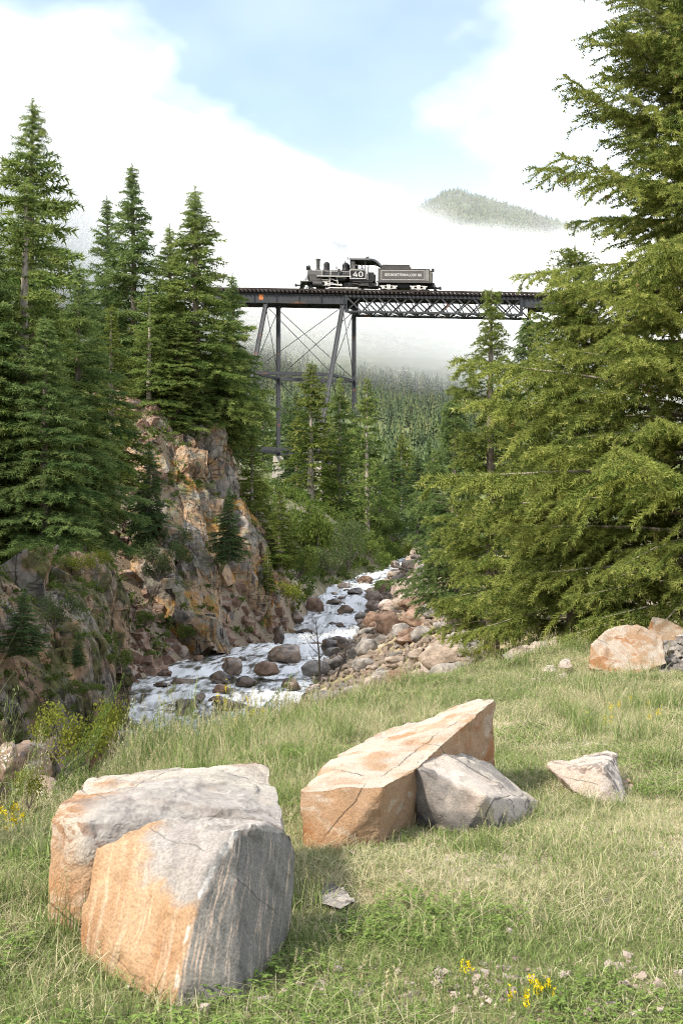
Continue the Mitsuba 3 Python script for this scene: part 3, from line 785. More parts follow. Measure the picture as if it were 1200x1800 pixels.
tree('spruce_tree', 'far_dark', (505, 700, 165), 890, 55, 'bluish spruce seen between the tower legs', MIDG, spin=211)
tree('spruce_tree', 'far_green', (462, 690, 160), 900, 50, 'spruce left of the far tower leg', MIDG, spin=101)
tree('spruce_tree', 'far_dark', (440, 640, 175), 900, 55, 'dark spruce behind the left end of the bridge', MIDG, spin=31)
tree('spruce_tree', 'far_green', (575, 720, 170), 900, 45, 'spruce behind the tall bright one', MIDG, spin=331)
tree('spruce_tree', 'far_dark', (690, 790, 172), 950, 46, 'rounded dark conifer above the head of the stream', MIDG, spin=77)
tree('spruce_tree', 'far_dark', (735, 800, 150), 945, 50, 'dark conifer left of the big right hand trees, bare stem below', MIDG, spin=177)
tree('spruce_tree', 'far_green', (762, 790, 165), 940, 40, 'conifer against the right hand trees at the far bend', MIDG, spin=277)
tree('spruce_tree', 'far_green', (668, 810, 150), 960, 36, 'low conifer right of the tower group', MIDG, spin=197)
tree('spruce_tree', 'far_green', (715, 770, 230), 920, 34, 'pointed conifer in the valley behind the stream head', MIDG, spin=297)
rngf = np.random.default_rng(15)
for k in range(26):
    Y = rngf.uniform(180, 330); px = rngf.uniform(425, 830); bpy = rngf.uniform(905, 925)
    hh = rngf.uniform(9, 15) * F / Y
    tree('valley_conifer', ['far_green', 'far_dark', 'far_bright'][k % 3], (px, bpy - hh, Y), bpy, hh * rngf.uniform(0.16, 0.22), 'small conifer in the valley wood behind the bridge tower', 'conifers of the valley wood', spin=rngf.uniform(0, 360))

# the big right hand trees, bough by bough
for i, (L, (nd, wd, cn)) in enumerate(HI):
    g = {'type': 'shapegroup', 'needles': mikit.ply((nd[0], nd[1]), 'mat_needle_sun', uv=nd[2]), 'bough': mikit.ply(wd, 'mat_bark_pale')}
    if cn is not None:
        g['cone'] = mikit.ply(cn, 'mat_cone')
    scene[f'bough_{i}'] = g
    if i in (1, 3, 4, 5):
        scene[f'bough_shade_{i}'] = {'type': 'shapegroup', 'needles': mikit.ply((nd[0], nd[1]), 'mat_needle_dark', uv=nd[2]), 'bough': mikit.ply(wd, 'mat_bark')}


def big_tree(name, top, base_y, half, z0, seed, label, shade=False, r0=0.2, group='large conifers on the right bank', **kw):
    t, b = P(*top), P(top[0], base_y, top[2])
    Ht, R = t[2] - b[2], half / F * top[2]
    r = np.random.default_rng(seed)
    key = numbered(name)
    tr = trunk_mesh(Ht, r0, r)
    put(f'{key}__trunk', (tr[0] + b, tr[1]), 'mat_bark')
    n = 0
    use = (1, 3, 4, 5) if shade else range(len(HI))
    for z, az, ln, el in boughs(Ht, R, z0, r, elev=(36, 10, -8), **kw):
        i = min(use, key=lambda q: abs(HI[q][0] - ln) + r.random() * 0.5)
        n += 1
        M = bough_matrix(z, az, ln, el, HI[i][0])
        M[:3, 3] += b
        labels[f'{key}__crown__cone'] = {'kind': 'stuff'}
        scene[f'{key}__crown__{n:03d}'] = {'type': 'instance', 'to_world': T(M), 'g': {'type': 'ref', 'id': (f'bough_shade_{i}' if shade else f'bough_{i}')}}
    tag(key, label, 'tree', group)
    return n


NB = 0
NB += big_tree('fir_tree', (1225, -45, 20.5), 1135, 375, 0.6, 31, 'huge cone laden fir that fills the right edge of the picture', per_m=28, gaps=0.05, top_sharp=0.42, r0=0.24, asym=(math.pi, 0.10))
NB += big_tree('fir_tree', (1010, 430, 22.5), 1140, 190, 0.15, 32, 'fir with cones standing before the huge fir, left of its trunk', per_m=29, gaps=0.05, top_sharp=0.6, r0=0.14)
NB += big_tree('fir_tree', (864, 505, 26), 1125, 125, 0.1, 33, 'fir whose thin bare leader crosses the bridge deck', per_m=24, gaps=0.08, top_sharp=0.7, r0=0.12)
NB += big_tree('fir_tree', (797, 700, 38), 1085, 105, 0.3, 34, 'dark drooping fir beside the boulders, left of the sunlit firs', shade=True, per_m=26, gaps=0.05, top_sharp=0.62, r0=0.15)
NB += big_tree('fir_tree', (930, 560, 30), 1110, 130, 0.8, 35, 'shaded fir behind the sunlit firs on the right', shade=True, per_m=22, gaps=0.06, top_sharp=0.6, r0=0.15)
print('boughs', NB, 'HI tris', [len(b[1][0][1]) for b in HI], 'kinds', {k: v[2] for k, v in KINDS.items()})

# ------------------------------------------------------------------ the forested slope beyond
def little_trees(xy, hts, rng, layers=6):
    """Many small far-off conifers as one mesh: jagged skirts of triangles on each."""
    n = len(xy)
    z = H(xy[:, 0], xy[:, 1])
    vs, us = [], []
    for l in range(layers):
        u0 = l / layers
        k = 6
        an = rng.uniform(0, 6.28, (n, 1)) + np.arange(k)[None] * 2 * np.pi / k
        R = hts[:, None] * 0.20 * (1 - u0) ** 0.8 * rng.uniform(0.65, 1.2, (n, k))
        zt = z + hts * min(1.0, u0 + 1.45 / layers)
        zb = (z + hts * (0.06 + 0.94 * u0))[:, None] + hts[:, None] * rng.uniform(-0.05, 0.03, (n, k))
        top = np.stack([xy[:, 0], xy[:, 1], zt], 1)[:, None].repeat(k, 1)
        w = 0.42
        a = np.stack([xy[:, :1] + R * np.cos(an - w), xy[:, 1:] + R * np.sin(an - w), zb + 0.03 * hts[:, None]], -1)
        b = np.stack([xy[:, :1] + R * 1.1 * np.cos(an + w), xy[:, 1:] + R * 1.1 * np.sin(an + w), zb], -1)
        vs.append(np.stack([top, a, b], 2).reshape(-1, 3))
        tone = rng.uniform(0, 1, (n, 1)) if l == 0 else tone
        us.append(np.stack([np.repeat(np.clip(tone + rng.normal(0, 0.08, (n, k)), 0, 1).reshape(-1), 3), np.tile([0.0, 1.0, 1.0], n * k)], 1))
    v = np.vstack(vs)
    return v, np.arange(len(v)).reshape(-1, 3), np.vstack(us)


scene['mat_forest'] = rough(lambda p, n, uv: (0.65 + 0.7 * fbm(p.x / 45, p.y / 45, 2.0)) * mix((0.045, 0.075, 0.035), mix((0.11, 0.14, 0.05), (0.18, 0.19, 0.075), smoothstep(0.75, 1.0, uv.x)), uv.x * 0.75 + 0.25 * uv.y), 0.9)
rf = np.random.default_rng(8)


def scatter(n, y0, y1, a0, a1, keep):
    y = np.sqrt(rf.uniform(y0 ** 2, y1 ** 2, n)); x = (rf.uniform(a0, a1, n) - CX) / F * y
    m = keep(x, y)
    return np.stack([x, y], 1)[m]


xy1 = scatter(9500, 480, 1500, 380, 900, lambda x, y: (rf.random(len(x)) < np.clip((y - 200) / 500, 0.35, 1)) & (meshkit.fbm(np.stack([x / 40, y / 40, 0 * x], 1), 3, 5) > 0.36) & (H(x, y) < 150 - 0.3 * x))
xy2 = scatter(9000, 2700, 3060, 640, 1060, lambda x, y: (H(x, y) > 560) & (meshkit.noise(np.stack([x / 30, y / 30, 0 * x], 1), 3) > 0.33))
fv = little_trees(np.vstack([xy1, xy2]), np.concatenate([rf.uniform(7, 17, len(xy1)), rf.uniform(8, 18, len(xy2))]), rf, 5)
put('forest', (fv[0], fv[1]), 'mat_forest', uv=fv[2])
tag('forest', 'far off conifer forest covering the slopes below and above the cloud', 'forest', kind='stuff')

# ------------------------------------------------------------------ low cloud lying on the slope
FX, FY, FZ = (-1250, 1250), (640, 3000), (40, 930)
gxn, gyn, gzn = 150, 110, 90
cz, cy, cx = np.meshgrid(np.linspace(*FZ, gzn), np.linspace(*FY, gyn), np.linspace(*FX, gxn), indexing='ij')
q = np.stack([cx, cy, cz * 1.6], -1)
n1, n2 = meshkit.fbm(q / 330, 4, 61) - 0.5, meshkit.fbm(q / 110, 5, 62) - 0.5
ter = far_hill(cx[0], cy[0])[None] + 0 * cz
bottom = 116 - 0.30 * np.clip(cx, -300, 500) + 55 * n1 + 36 * n2
thick = 120 + 90 * np.clip(-cx / 500, -0.3, 1) - 195 * np.clip((cy - 1500) / 800, 0, 1)
thick = thick + 60 * np.clip((-cx - 230) / 120, 0, 1)
soft = np.where(cy < 2330, 80, 150)
ztop = np.where(cy < 2330, ter + thick, 0.243 * cy - 0.03 * cx) + 130 * n1 + 90 * n2
dens = np.clip((cz - bottom) / 95, 0, 1) ** 1.3 * np.clip((ztop - cz) / soft, 0, 1) * np.clip((cy - 760 + 250 * n1) / 200, 0, 1) * np.clip((2960 - cy) / 120, 0, 1)
dens = dens * np.clip(0.75 + 2.8 * n2, 0.10 + 0.6 * np.clip((-cx - 150) / 150, 0, 1), 1.6) * np.clip((1230 - np.abs(cx)) / 200, 0, 1) + 0.026 * np.clip((815 - cz) / 80, 0, 1) * np.clip((cy - 2350) / 200, 0, 1) + 0.006 * np.clip((300 - cz) / 150, 0, 1) * np.clip((cy - 640) / 200, 0, 1)
scene['fog_medium'] = {'type': 'heterogeneous', 'albedo': {'type': 'rgb', 'value': (0.995, 0.995, 0.995)}, 'scale': 0.028,
                       'sigma_t': {'type': 'gridvolume', 'grid': mi.VolumeGrid(dens[..., None].astype(np.float32)), 'filter_type': 'trilinear', 'wrap_mode': 'clamp',
                                   'to_world': T().translate([FX[0], FY[0], FZ[0]]).scale([FX[1] - FX[0], FY[1] - FY[0], FZ[1] - FZ[0]])}}
scene['fog_bank'] = {'type': 'cube', 'to_world': T().translate([sum(FX) / 2, sum(FY) / 2, sum(FZ) / 2]).scale([(FX[1] - FX[0]) / 2, (FY[1] - FY[0]) / 2, (FZ[1] - FZ[0]) / 2]),
                     'bsdf': {'type': 'null'}, 'interior': {'type': 'ref', 'id': 'fog_medium'}}
tag('fog_bank', 'bank of white low cloud lying across the forested slope behind the bridge', 'fog', kind='stuff')


# thin smoke drifting above the engine
SC, SS = P(572, 430, 150), np.array([5.2, 3.0, 2.0])
kz, ky, kx = np.meshgrid(np.linspace(-1, 1, 28), np.linspace(-1, 1, 28), np.linspace(-1, 1, 60), indexing='ij')
kq = np.stack([kx * 5.2, ky * 3, kz * 2.0 + 0.5 * kx], -1)
kd = np.clip(meshkit.fbm(kq / 1.6, 4, 81) - 0.45, 0, 1) * 5 * np.clip(1 - (kx ** 2 + ky ** 2 + (kz * 1.15 + 0.25 * kx) ** 2), 0, 1)
scene['smoke_medium'] = {'type': 'heterogeneous', 'albedo': {'type': 'rgb', 'value': (0.55, 0.58, 0.64)}, 'scale': 0.55,
                         'sigma_t': {'type': 'gridvolume', 'grid': mi.VolumeGrid(kd[..., None].astype(np.float32)), 'filter_type': 'trilinear', 'wrap_mode': 'clamp', 'to_world': T().translate(list(SC - SS)).scale(list(2 * SS))}}
scene['smoke'] = {'type': 'cube', 'to_world': T().translate(list(SC)).scale(list(SS)), 'bsdf': {'type': 'null'}, 'interior': {'type': 'ref', 'id': 'smoke_medium'}}
tag('smoke', 'thin grey smoke drifting above the locomotive', 'smoke', kind='stuff')


# ------------------------------------------------------------------ boulders in the grass
def rock(points, edge, seed, amp, cell, smooth_it=0, carve=()):
    """A quarried boulder: the hull of its corners, edges worn round, faces broken by tilted cells."""
    m = m3.Manifold.hull_points([list(map(float, p)) for p in points])
    for c in carve:
        m = m - m3.Manifold.hull_points([list(map(float, p)) for p in c])
    mm = m.refine_to_length(edge).to_mesh()
    tm = trimesh.Trimesh(np.array(mm.vert_properties[:, :3], float), np.array(mm.tri_verts), process=True)
    tm.merge_vertices()
    if smooth_it:
        trimesh.smoothing.filter_taubin(tm, iterations=smooth_it)
    v, f = np.array(tm.vertices), np.array(tm.faces)
    nn = vnormals(v, f)
    lo, hi = v.min(0) - 0.3, v.max(0) + 0.3
    w = v + cell * 0.5 * np.stack([fb(v / cell, 3, seed + k) for k in range(3)], 1)
    d = Facets(lo, hi, cell * 1.6, amp * 0.7, 0.035, seed + 1, (1, 1, 1.5), soft=0.07, crack=amp * 0.8)(w) + Facets(lo, hi, cell * 0.5, amp * 0.35, 0.045, seed + 2, soft=0.10)(w)
    d += amp * 0.8 * fb(v / (cell * 0.9), 4, seed + 3) + amp * 0.9 * fb(v / (cell * 0.14), 3, seed + 5)
    return v + nn * d[:, None], f


def PP(*pts):
    return [P(*q) for q in pts]


def boulder(name, pts, mat, label, group=None, edge=0.016, seed=1, amp=0.006, cell=0.22, carve=(), smooth=35):
    key = numbered(name)
    pts = [tuple(q) for q in pts]
    put(key, rock(PP(*pts), edge, seed, amp, cell, carve=[PP(*c) for c in carve]), mat, smooth=smooth)
    return tag(key, label, 'boulder', group)


GB = 'landscaping boulders on the grass'
boulder('boulder', [(300, 1790, 4.50), (236, 1764, 4.66), (140, 1700, 5.05), (420, 1782, 4.56), (470, 1704, 4.95), (503, 1652, 5.30), (413, 1459, 5.02), (358, 1532, 4.82), (336, 1620, 4.68),
                    (168, 1490, 5.22), (262, 1454, 5.32), (307, 1446, 5.40), (470, 1449, 5.42), (512, 1466, 5.50), (523, 1500, 5.52), (521, 1560, 5.45), (250, 1600, 5.6), (480, 1640, 5.7), (156, 1560, 5.12), (240, 1780, 5.2), (380, 1790, 5.1)],
        'mat_rock_front', 'large banded orange and dark grey boulder at the bottom left with a pointed foot', GB, seed=3)
boulder('boulder', [(93, 1442, 5.62), (90, 1650, 5.40), (143, 1650, 5.34), (152, 1450, 5.50), (128, 1398, 5.85), (155, 1368, 6.25), (300, 1358, 6.45), (452, 1339, 6.55), (474, 1349, 6.5), (498, 1452, 5.78), (500, 1560, 5.8),
                    (330, 1420, 5.72), (240, 1404, 5.70), (98, 1428, 5.68), (470, 1600, 6.3), (160, 1600, 6.2), (420, 1425, 5.76), (86, 1600, 5.5)],
        'mat_rock_rear', 'pale topped boulder leaning behind the banded one, with a rough grey lip', GB, seed=14, amp=0.0065, cell=0.2)
boulder('boulder', [(524, 1496, 6.95), (583, 1500, 6.88), (662, 1494, 6.98), (728, 1455, 7.45), (526, 1391, 7.05), (540, 1380, 7.2), (675, 1383, 6.98), (731, 1350, 7.3), (791, 1306, 7.95), (856, 1240, 8.55), (865, 1233, 8.7), (868, 1360, 8.7),
                    (840, 1228, 8.95), (652, 1296, 8.5), (600, 1324, 8.2), (548, 1372, 7.6), (560, 1450, 8.0), (845, 1400, 9.2), (740, 1262, 8.8)],
        'mat_rock_orange', 'long orange boulder with a bright sloping top rising to a point on the right', GB, seed=23, edge=0.026, amp=0.008, cell=0.28)
boulder('boulder', [(729, 1348, 7.36), (735, 1450, 7.42), (814, 1474, 7.18), (852, 1402, 7.15), (771, 1313, 7.85), (800, 1318, 8.0), (856, 1341, 8.05), (945, 1409, 7.9), (936, 1430, 7.75), (882, 1470, 7.3), (762, 1440, 8.1), (930, 1440, 8.2), (742, 1327, 7.6)],
        'mat_rock_grey', 'grey slab with a tan underside lying against the long orange boulder', GB, seed=31, amp=0.007)
boulder('boulder', [(962, 1345, 8.7), (992, 1338, 8.9), (1068, 1319, 9.0), (1084, 1326, 8.9), (1095, 1385, 8.5), (1098, 1414, 8.2), (1054, 1418, 8.15), (1012, 1392, 8.3), (995, 1378, 8.4), (1000, 1400, 9.0), (1080, 1420, 8.9), (1060, 1350, 8.3)],
        'mat_rock_grey', 'small pinkish grey rock standing alone right of the slab', GB, seed=42, amp=0.007, cell=0.18)
boulder('boulder', [(1086, 1366, 8.75), (1108, 1370, 8.7), (1118, 1388, 8.6), (1112, 1408, 8.5), (1084, 1412, 8.5), (1084, 1385, 8.9), (1115, 1405, 8.8)], 'mat_rock_orange', 'small brown stone tucked behind the pinkish grey rock', GB, seed=43, amp=0.006, cell=0.1)
boulder('boulder', [(1036, 1174, 16.8), (1038, 1133, 16.9), (1070, 1104, 17.2), (1120, 1098, 17.3), (1163, 1118, 17.2), (1170, 1166, 16.7), (1075, 1184, 16.5), (1130, 1180, 16.5), (1046, 1180, 17.8), (1165, 1178, 17.8), (1062, 1112, 17.4)],
        'mat_rock_orange', 'blocky orange boulder under the huge fir at the right', GB, seed=51, edge=0.035, amp=0.014, cell=0.4)
boulder('boulder', [(1138, 1110, 19.0), (1150, 1090, 19.2), (1180, 1098, 19.2), (1215, 1112, 19.0), (1220, 1140, 18.8), (1140, 1140, 18.8), (1170, 1105, 19.8), (1215, 1135, 19.8)],
        'mat_rock_orange', 'orange boulder at the right edge behind the blocky one', GB, seed=52, edge=0.05, amp=0.02, cell=0.4)
boulder('boulder', [(884, 1152, 20.2), (900, 1140, 20.6), (925, 1134, 20.8), (940, 1143, 20.5), (930, 1158, 20.0), (890, 1160, 20.1)], 'mat_rock_grey', 'flat pale rock at the foot of the firs left of the blocky boulder', GB, seed=53, edge=0.04, amp=0.01)
boulder('boulder', [(960, 1132, 20.8), (975, 1121, 21), (986, 1126, 20.9), (984, 1142, 20.6), (964, 1144, 20.6)], 'mat_stone_pink', 'small pink rock under the firs above the flat pale one', GB, seed=54, edge=0.04, amp=0.01)
boulder('boulder', [(925, 1140, 20.6), (935, 1130, 20.8), (965, 1130, 20.7), (968, 1150, 20.3), (935, 1152, 20.2)], 'mat_rock_grey', 'pale rock between the flat pale rock and the small pink rock under the firs', GB, seed=55, edge=0.04, amp=0.01)
boulder('boulder', [(560, 1570, 6.0), (574, 1551, 6.12), (602, 1560, 5.98), (623, 1584, 5.84), (598, 1598, 5.75), (566, 1588, 5.82), (590, 1598, 6.1)], 'mat_rock_grey', 'flat grey stone lying in the short grass right of the banded boulder', GB, seed=61, edge=0.012, amp=0.004, cell=0.06)
for q, (px_, py_, Y_) in enumerate([(965, 1180, 16.4), (985, 1196, 15.7), (942, 1205, 15.2), (992, 1172, 16.8)]):
    boulder('boulder', [(px_ - 12, py_, Y_), (px_ - 6, py_ - 12, Y_ + .2), (px_ + 8, py_ - 14, Y_ + .2), (px_ + 14, py_, Y_), (px_, py_ + 3, Y_ - .15), (px_, py_, Y_ + .35)], 'mat_rock_grey',
            ['little grey stone in the far grass, left of the blocky boulder', 'little grey stone nearest the camera of the pair by the blocky boulder', 'little flat stone in the grass in front of the flat pale rock', 'little stone half sunk in grass close under the firs'][q], GB, seed=70 + q, edge=0.03, amp=0.008, cell=0.1)
# gravel heap at the right edge
rg = np.random.default_rng(90)
gm = []
for k in range(420):
    x, y = rg.uniform(4.05, 5.2), rg.uniform(16.6, 19.3)
    hgt = 0.34 * math.exp(-((x - 4.75) / 0.55) ** 2 - ((y - 17.9) / 0.9) ** 2)
    bv, bf = block_mesh(rg, rg.uniform(0.05, 0.13) * np.array([1, .8, .6]))
    gm.append((bv @ rot(rg, 1).T + [x, y, float(H(x, y)) + hgt * rg.uniform(0.3, 1.0)], bf))
put('gravel_heap', cat_meshes(gm), 'mat_stone_grey')
tag('gravel_heap', 'heap of grey gravel behind the blocky orange boulder', 'gravel', kind='stuff')

# ------------------------------------------------------------------ stones of the stream and of the bank
STONES = []
for k in range(14):
    r = np.random.default_rng(300 + k)
    p = r.normal(0, 1, (22 if k % 2 else 13, 3)); p /= np.linalg.norm(p, axis=1, keepdims=True)
    p *= np.array([1.0, r.uniform(0.65, 0.95), r.uniform(0.5, 0.8)]) * 0.5
    m = m3.Manifold.hull_points(p.tolist()).refine_to_length(0.11).to_mesh()
    tm = trimesh.Trimesh(np.array(m.vert_properties[:, :3], float), np.array(m.tri_verts)); tm.merge_vertices()
    trimesh.smoothing.filter_taubin(tm, iterations=3 if k % 2 else 6)
    v, f = np.array(tm.vertices), np.array(tm.faces)
    v = v + vnormals(v, f) * (0.045 * fb(v * 5, 3, k) + Facets(v.min(0) - .2, v.max(0) + .2, 0.3, 0.012, 0.1, k)(v))[:, None]
    STONES.append(mikit.ply((v, f), None, smooth=40))


def river_stone(name, c, size, mat, label, group, rng, cat='rock', k=None):
    key = numbered(name)
    d = dict(STONES[rng.integers(len(STONES)) if k is None else k])
    d['bsdf'] = {'type': 'ref', 'id': mat}
    d['to_world'] = T().translate(list(map(float, c))).rotate([0, 0, 1], float(rng.uniform(0, 360))).rotate([1, 0, 0], float(rng.normal(0, 14))).scale(list(map(float, size)))
    scene[key] = d
    tag(key, label, cat, group)


rs = np.random.default_rng(44)
RG = 'boulders in the stream'
big = [  # px, py of the middle, Y, width and height in px, material, what sets it apart
    (410, 1174, 55, 62, 44, 'brown', 'smooth brown boulder in the middle of the near pool'), (504, 1151, 59, 72, 46, 'brown', 'large rounded brown boulder splitting the flow below the rapids'),
    (468, 1181, 55.5, 54, 46, 'rust', 'reddish brown boulder just downstream of the large rounded one'), (326, 1246, 44, 58, 40, 'wet', 'black wet boulder nearest the camera in the stream'),
    (392, 1193, 52, 58, 30, 'wet', 'low dark wet rock left of the reddish brown boulder'), (432, 1200, 51, 46, 26, 'wet', 'flat wet rock in front of the reddish brown boulder'),
    (388, 1213, 49, 44, 26, 'rust', 'rust coloured wet rock in the near pool'), (404, 1240, 46, 58, 36, 'wet', 'dark wet rock behind the yellow flowers'),
    (512, 1206, 52, 44, 34, 'wet', 'dark rock at the grassy edge of the stream'), (290, 1185, 53, 26, 18, 'rust', 'small rust rock near the foot of the outcrop'),
    (286, 1205, 50, 34, 12, 'wet', 'low wet slab near the outcrop'), (352, 1226, 46, 30, 20, 'wet', 'small wet stone behind the nearest black boulder'),
    (554, 1064, 84, 38, 34, 'rust', 'reddish boulder at the left edge of the rapids'), (606, 1073, 81, 30, 26, 'brown', 'brown boulder half covered by the rapids'),
    (592, 1136, 62, 58, 34, 'brown', 'brown boulder at the right foot of the rapids'), (580, 1137, 61.5, 30, 30, 'wet', 'black wet rock against the brown boulder at the foot of the rapids'),
    (652, 1090, 74, 46, 42, 'rust', 'tall rusty boulder on the right edge of the rapids'), (684, 1097, 72, 58, 52, 'rust', 'big brown rusty boulder right of the tall one'),
    (662, 1055, 85, 46, 34, 'tan', 'tan boulder at the top of the rapids'), (716, 1062, 80, 74, 46, 'tan', 'broad tan boulder above the rusty ones'),
    (706, 1035, 90, 58, 44, 'pink', 'large pale boulder uppermost of the boulder bank'), (733, 1077, 76, 56, 44, 'rust', 'dark reddish block right of the broad tan boulder'),
    (746, 1030, 92, 46, 30, 'pink', 'pale block right of the large pale boulder'), (690, 1012, 104, 34, 18, 'tan', 'tan rock near the head of the rapids'),
    (625, 1040, 92, 40, 14, 'wet', 'dark wet ledge across the upper rapids'), (695, 993, 122, 26, 18, 'wet', 'black wet rock at the head of the visible stream'),
    (730, 998, 118, 30, 16, 'tan', 'tan rock on the right bank at the stream bend'), (640, 1019, 102, 34, 16, 'rust', 'reddish rock in the upper stream'),
    (645, 1140, 60, 48, 36, 'grey', 'rounded grey boulder right of the foot of the rapids'), (640, 1170, 55, 50, 36, 'grey', 'grey boulder below the rounded grey one'),
    (560, 1178, 55, 62, 42, 'grey', 'broad grey brown boulder on the near stream edge'), (596, 1165, 57, 56, 36, 'grey', 'grey boulder behind the dead saplings'),
    (720, 1120, 63, 48, 30, 'rust', 'reddish slab in the boulder bank'), (742, 1150, 57, 50, 28, 'tan', 'tan boulder low in the boulder bank'),
    (697, 1165, 54, 46, 28, 'tan', 'tan block beside the grey boulders'), (806, 1084, 52, 36, 40, 'pink', 'pale pink boulder beside the dark drooping fir'),
    (826, 1094, 50, 34, 34, 'tan', 'tan boulder right of the pale pink one'), (668, 1192, 48, 60, 30, 'grey', 'grey slab at the grass edge below the boulder bank'),
    (628, 1216, 44, 66, 22, 'grey', 'flat grey slab in the grass at the stream edge'), (738, 1192, 46, 70, 30, 'tan', 'long tan slab at the grass edge'),
    (320, 1146, 58, 30, 26, 'tan', 'tan block at the foot of the scree'), (350, 1158, 57, 26, 16, 'rust', 'small reddish block beside the tan block at the scree foot'),
    (295, 1150, 58, 24, 16, 'grey', 'small grey block at the scree foot'), (262, 1160, 57, 30, 16, 'wet', 'dark block at the scree foot next to the outcrop'),
    (668, 1030, 96, 28, 18, 'wet', 'wet rock in the upper white water'), (585, 1058, 86, 34, 12, 'wet', 'thin wet ledge in the rapids'),
    (490, 1118, 67, 34, 40, 'wet', 'black wet block at the foot of the cliff'), (520, 1085, 74, 40, 36, 'brown', 'brown block at the cliff corner by the rapids'),
    (30, 1350, 24, 130, 90, 'brown', 'brown rock under the shaded outcrop at the left edge'), (84, 1322, 26, 80, 60, 'wet', 'dark rock behind the brown one under the outcrop'),
    (62, 1400, 20, 120, 80, 'brown', 'brown slab below the outcrop at the left edge'), (14, 1352, 18, 64, 110, 'brown', 'brown upright rock at the left edge in front of the outcrop'), (5, 1400, 19, 60, 130, 'wet', 'upright dark rock at the left edge of the picture')]


def hit(px, py):
    y = np.arange(22.0, 180.0, 0.1)
    x, z = (px - CX) / F * y, EYE + (HY - py) / F * y
    g = np.where((x > XL(y)) & (x < XR(y)), np.maximum(WZ(y), H(x, y)), H(x, y))
    k = np.nonzero(z < g)[0]
    return float(y[k[0]]) if len(k) else 180.0


placed = []
for px_, py_, Y_, w_, h_, mt, lab in big:
    Y_ = min(Y_ + 6, hit(px_, py_ + 0.30 * h_)) if py_ < 1260 and Y_ > 30 else Y_
    c = P(px_, py_, Y_); s = w_ / F * Y_
    placed.append((c[0], c[1], s))
    river_stone('river_boulder', c, (s * 1.12, s * 1.0, max(0.6 * s, h_ / F * Y_ * 1.55)), 'mat_stone_' + mt, lab, RG, rs)
PEB = []
for k in range(10):
    p_ = rs.normal(0, 1, (16, 3)); p_ /= np.linalg.norm(p_, axis=1, keepdims=True); p_ *= np.array([1, .85, .65]) * .55
    hm_ = m3.Manifold.hull_points(p_.tolist()).to_mesh()
    PEB.append((np.array(hm_.vert_properties[:, :3], float), np.array(hm_.tri_verts)))
TG = 'stones of the boulder bank'
mats = ['grey', 'grey', 'grey', 'grey', 'tan', 'tan', 'rust', 'pink', 'pink']
cnt = 0
MN = dict(grey='grey', tan='tan', rust='reddish brown', pink='pale pinkish')
for k in range(1500):
    y = 24 + 94 * rs.random() ** 1.25; t = rs.uniform(-0.02, 1.0)
    x = XR(y) + (BANK(y) - XR(y)) * t + rs.normal(0, 0.1)
    s = 0.34 + 1.35 * rs.random() ** 2.2
    if any((x - a) ** 2 + (y - b) ** 2 < (0.40 * (s + c)) ** 2 for a, b, c in placed):
        continue
    placed.append((x, y, s)); cnt += 1
    m = mats[rs.integers(len(mats))]
    river_stone('bank_stone', (x, y, float(H(x, y)) + s * 0.22), (s * rs.uniform(0.9, 1.3), s, s * rs.uniform(0.7, 1.1)), 'mat_stone_' + m, f'loose rounded {MN[m]} stone among others of the bank right of the rapids', TG, rs)
    if cnt >= 290:
        break
sm = []
for k in range(3200):
    y = rs.uniform(23, 110); t = rs.uniform(-0.05, 1.05)
    x = XR(y) + (BANK(y) - XR(y)) * t
    s = rs.uniform(0.10, 0.38)
    bv, bf = PEB[k % len(PEB)]
    sm.append((bv * s @ rot(rs, 1).T + [x, y, float(H(x, y)) + s * 0.25], bf))
put('bank_pebbles', cat_meshes(sm), 'mat_stone_mixed')
tag('bank_pebbles', 'small stones filling the gaps of the boulder bank', 'stones', kind='stuff')
sc = []
for k in range(2600):
    y = rs.uniform(44, 72); x = XL(y) - rs.uniform(-0.2, 9.5)
    s = 0.08 + 0.6 * rs.random() ** 4
    bv, bf = block_mesh(rs, s * np.array([1, .8, .7]))
    sc.append((bv @ rot(rs, 1).T + [x, y, float(H(x, y)) + s * 0.2], bf))
put('scree', cat_meshes(sc), 'mat_stone_rust')
tag('scree', 'reddish scree in the gully between outcrop and cliff', 'scree', kind='stuff')
for k in range(36):
    y = rs.uniform(44, 128); t = rs.uniform(0.05, 0.95)
    x = XL(y) + (XR(y) - XL(y)) * t
    s = rs.uniform(0.35, 1.1)
    river_stone('stream_rock', (x, y, float(water_z(np.array(x), np.array(y))) - 0.02 * s), (s * 1.2, s, s * 0.75), ['mat_stone_wet', 'mat_stone_brown'][k % 2], 'small wet rock breaking the white water of the stream', 'wet rocks breaking the white water', rs)
print('bank stones', cnt)

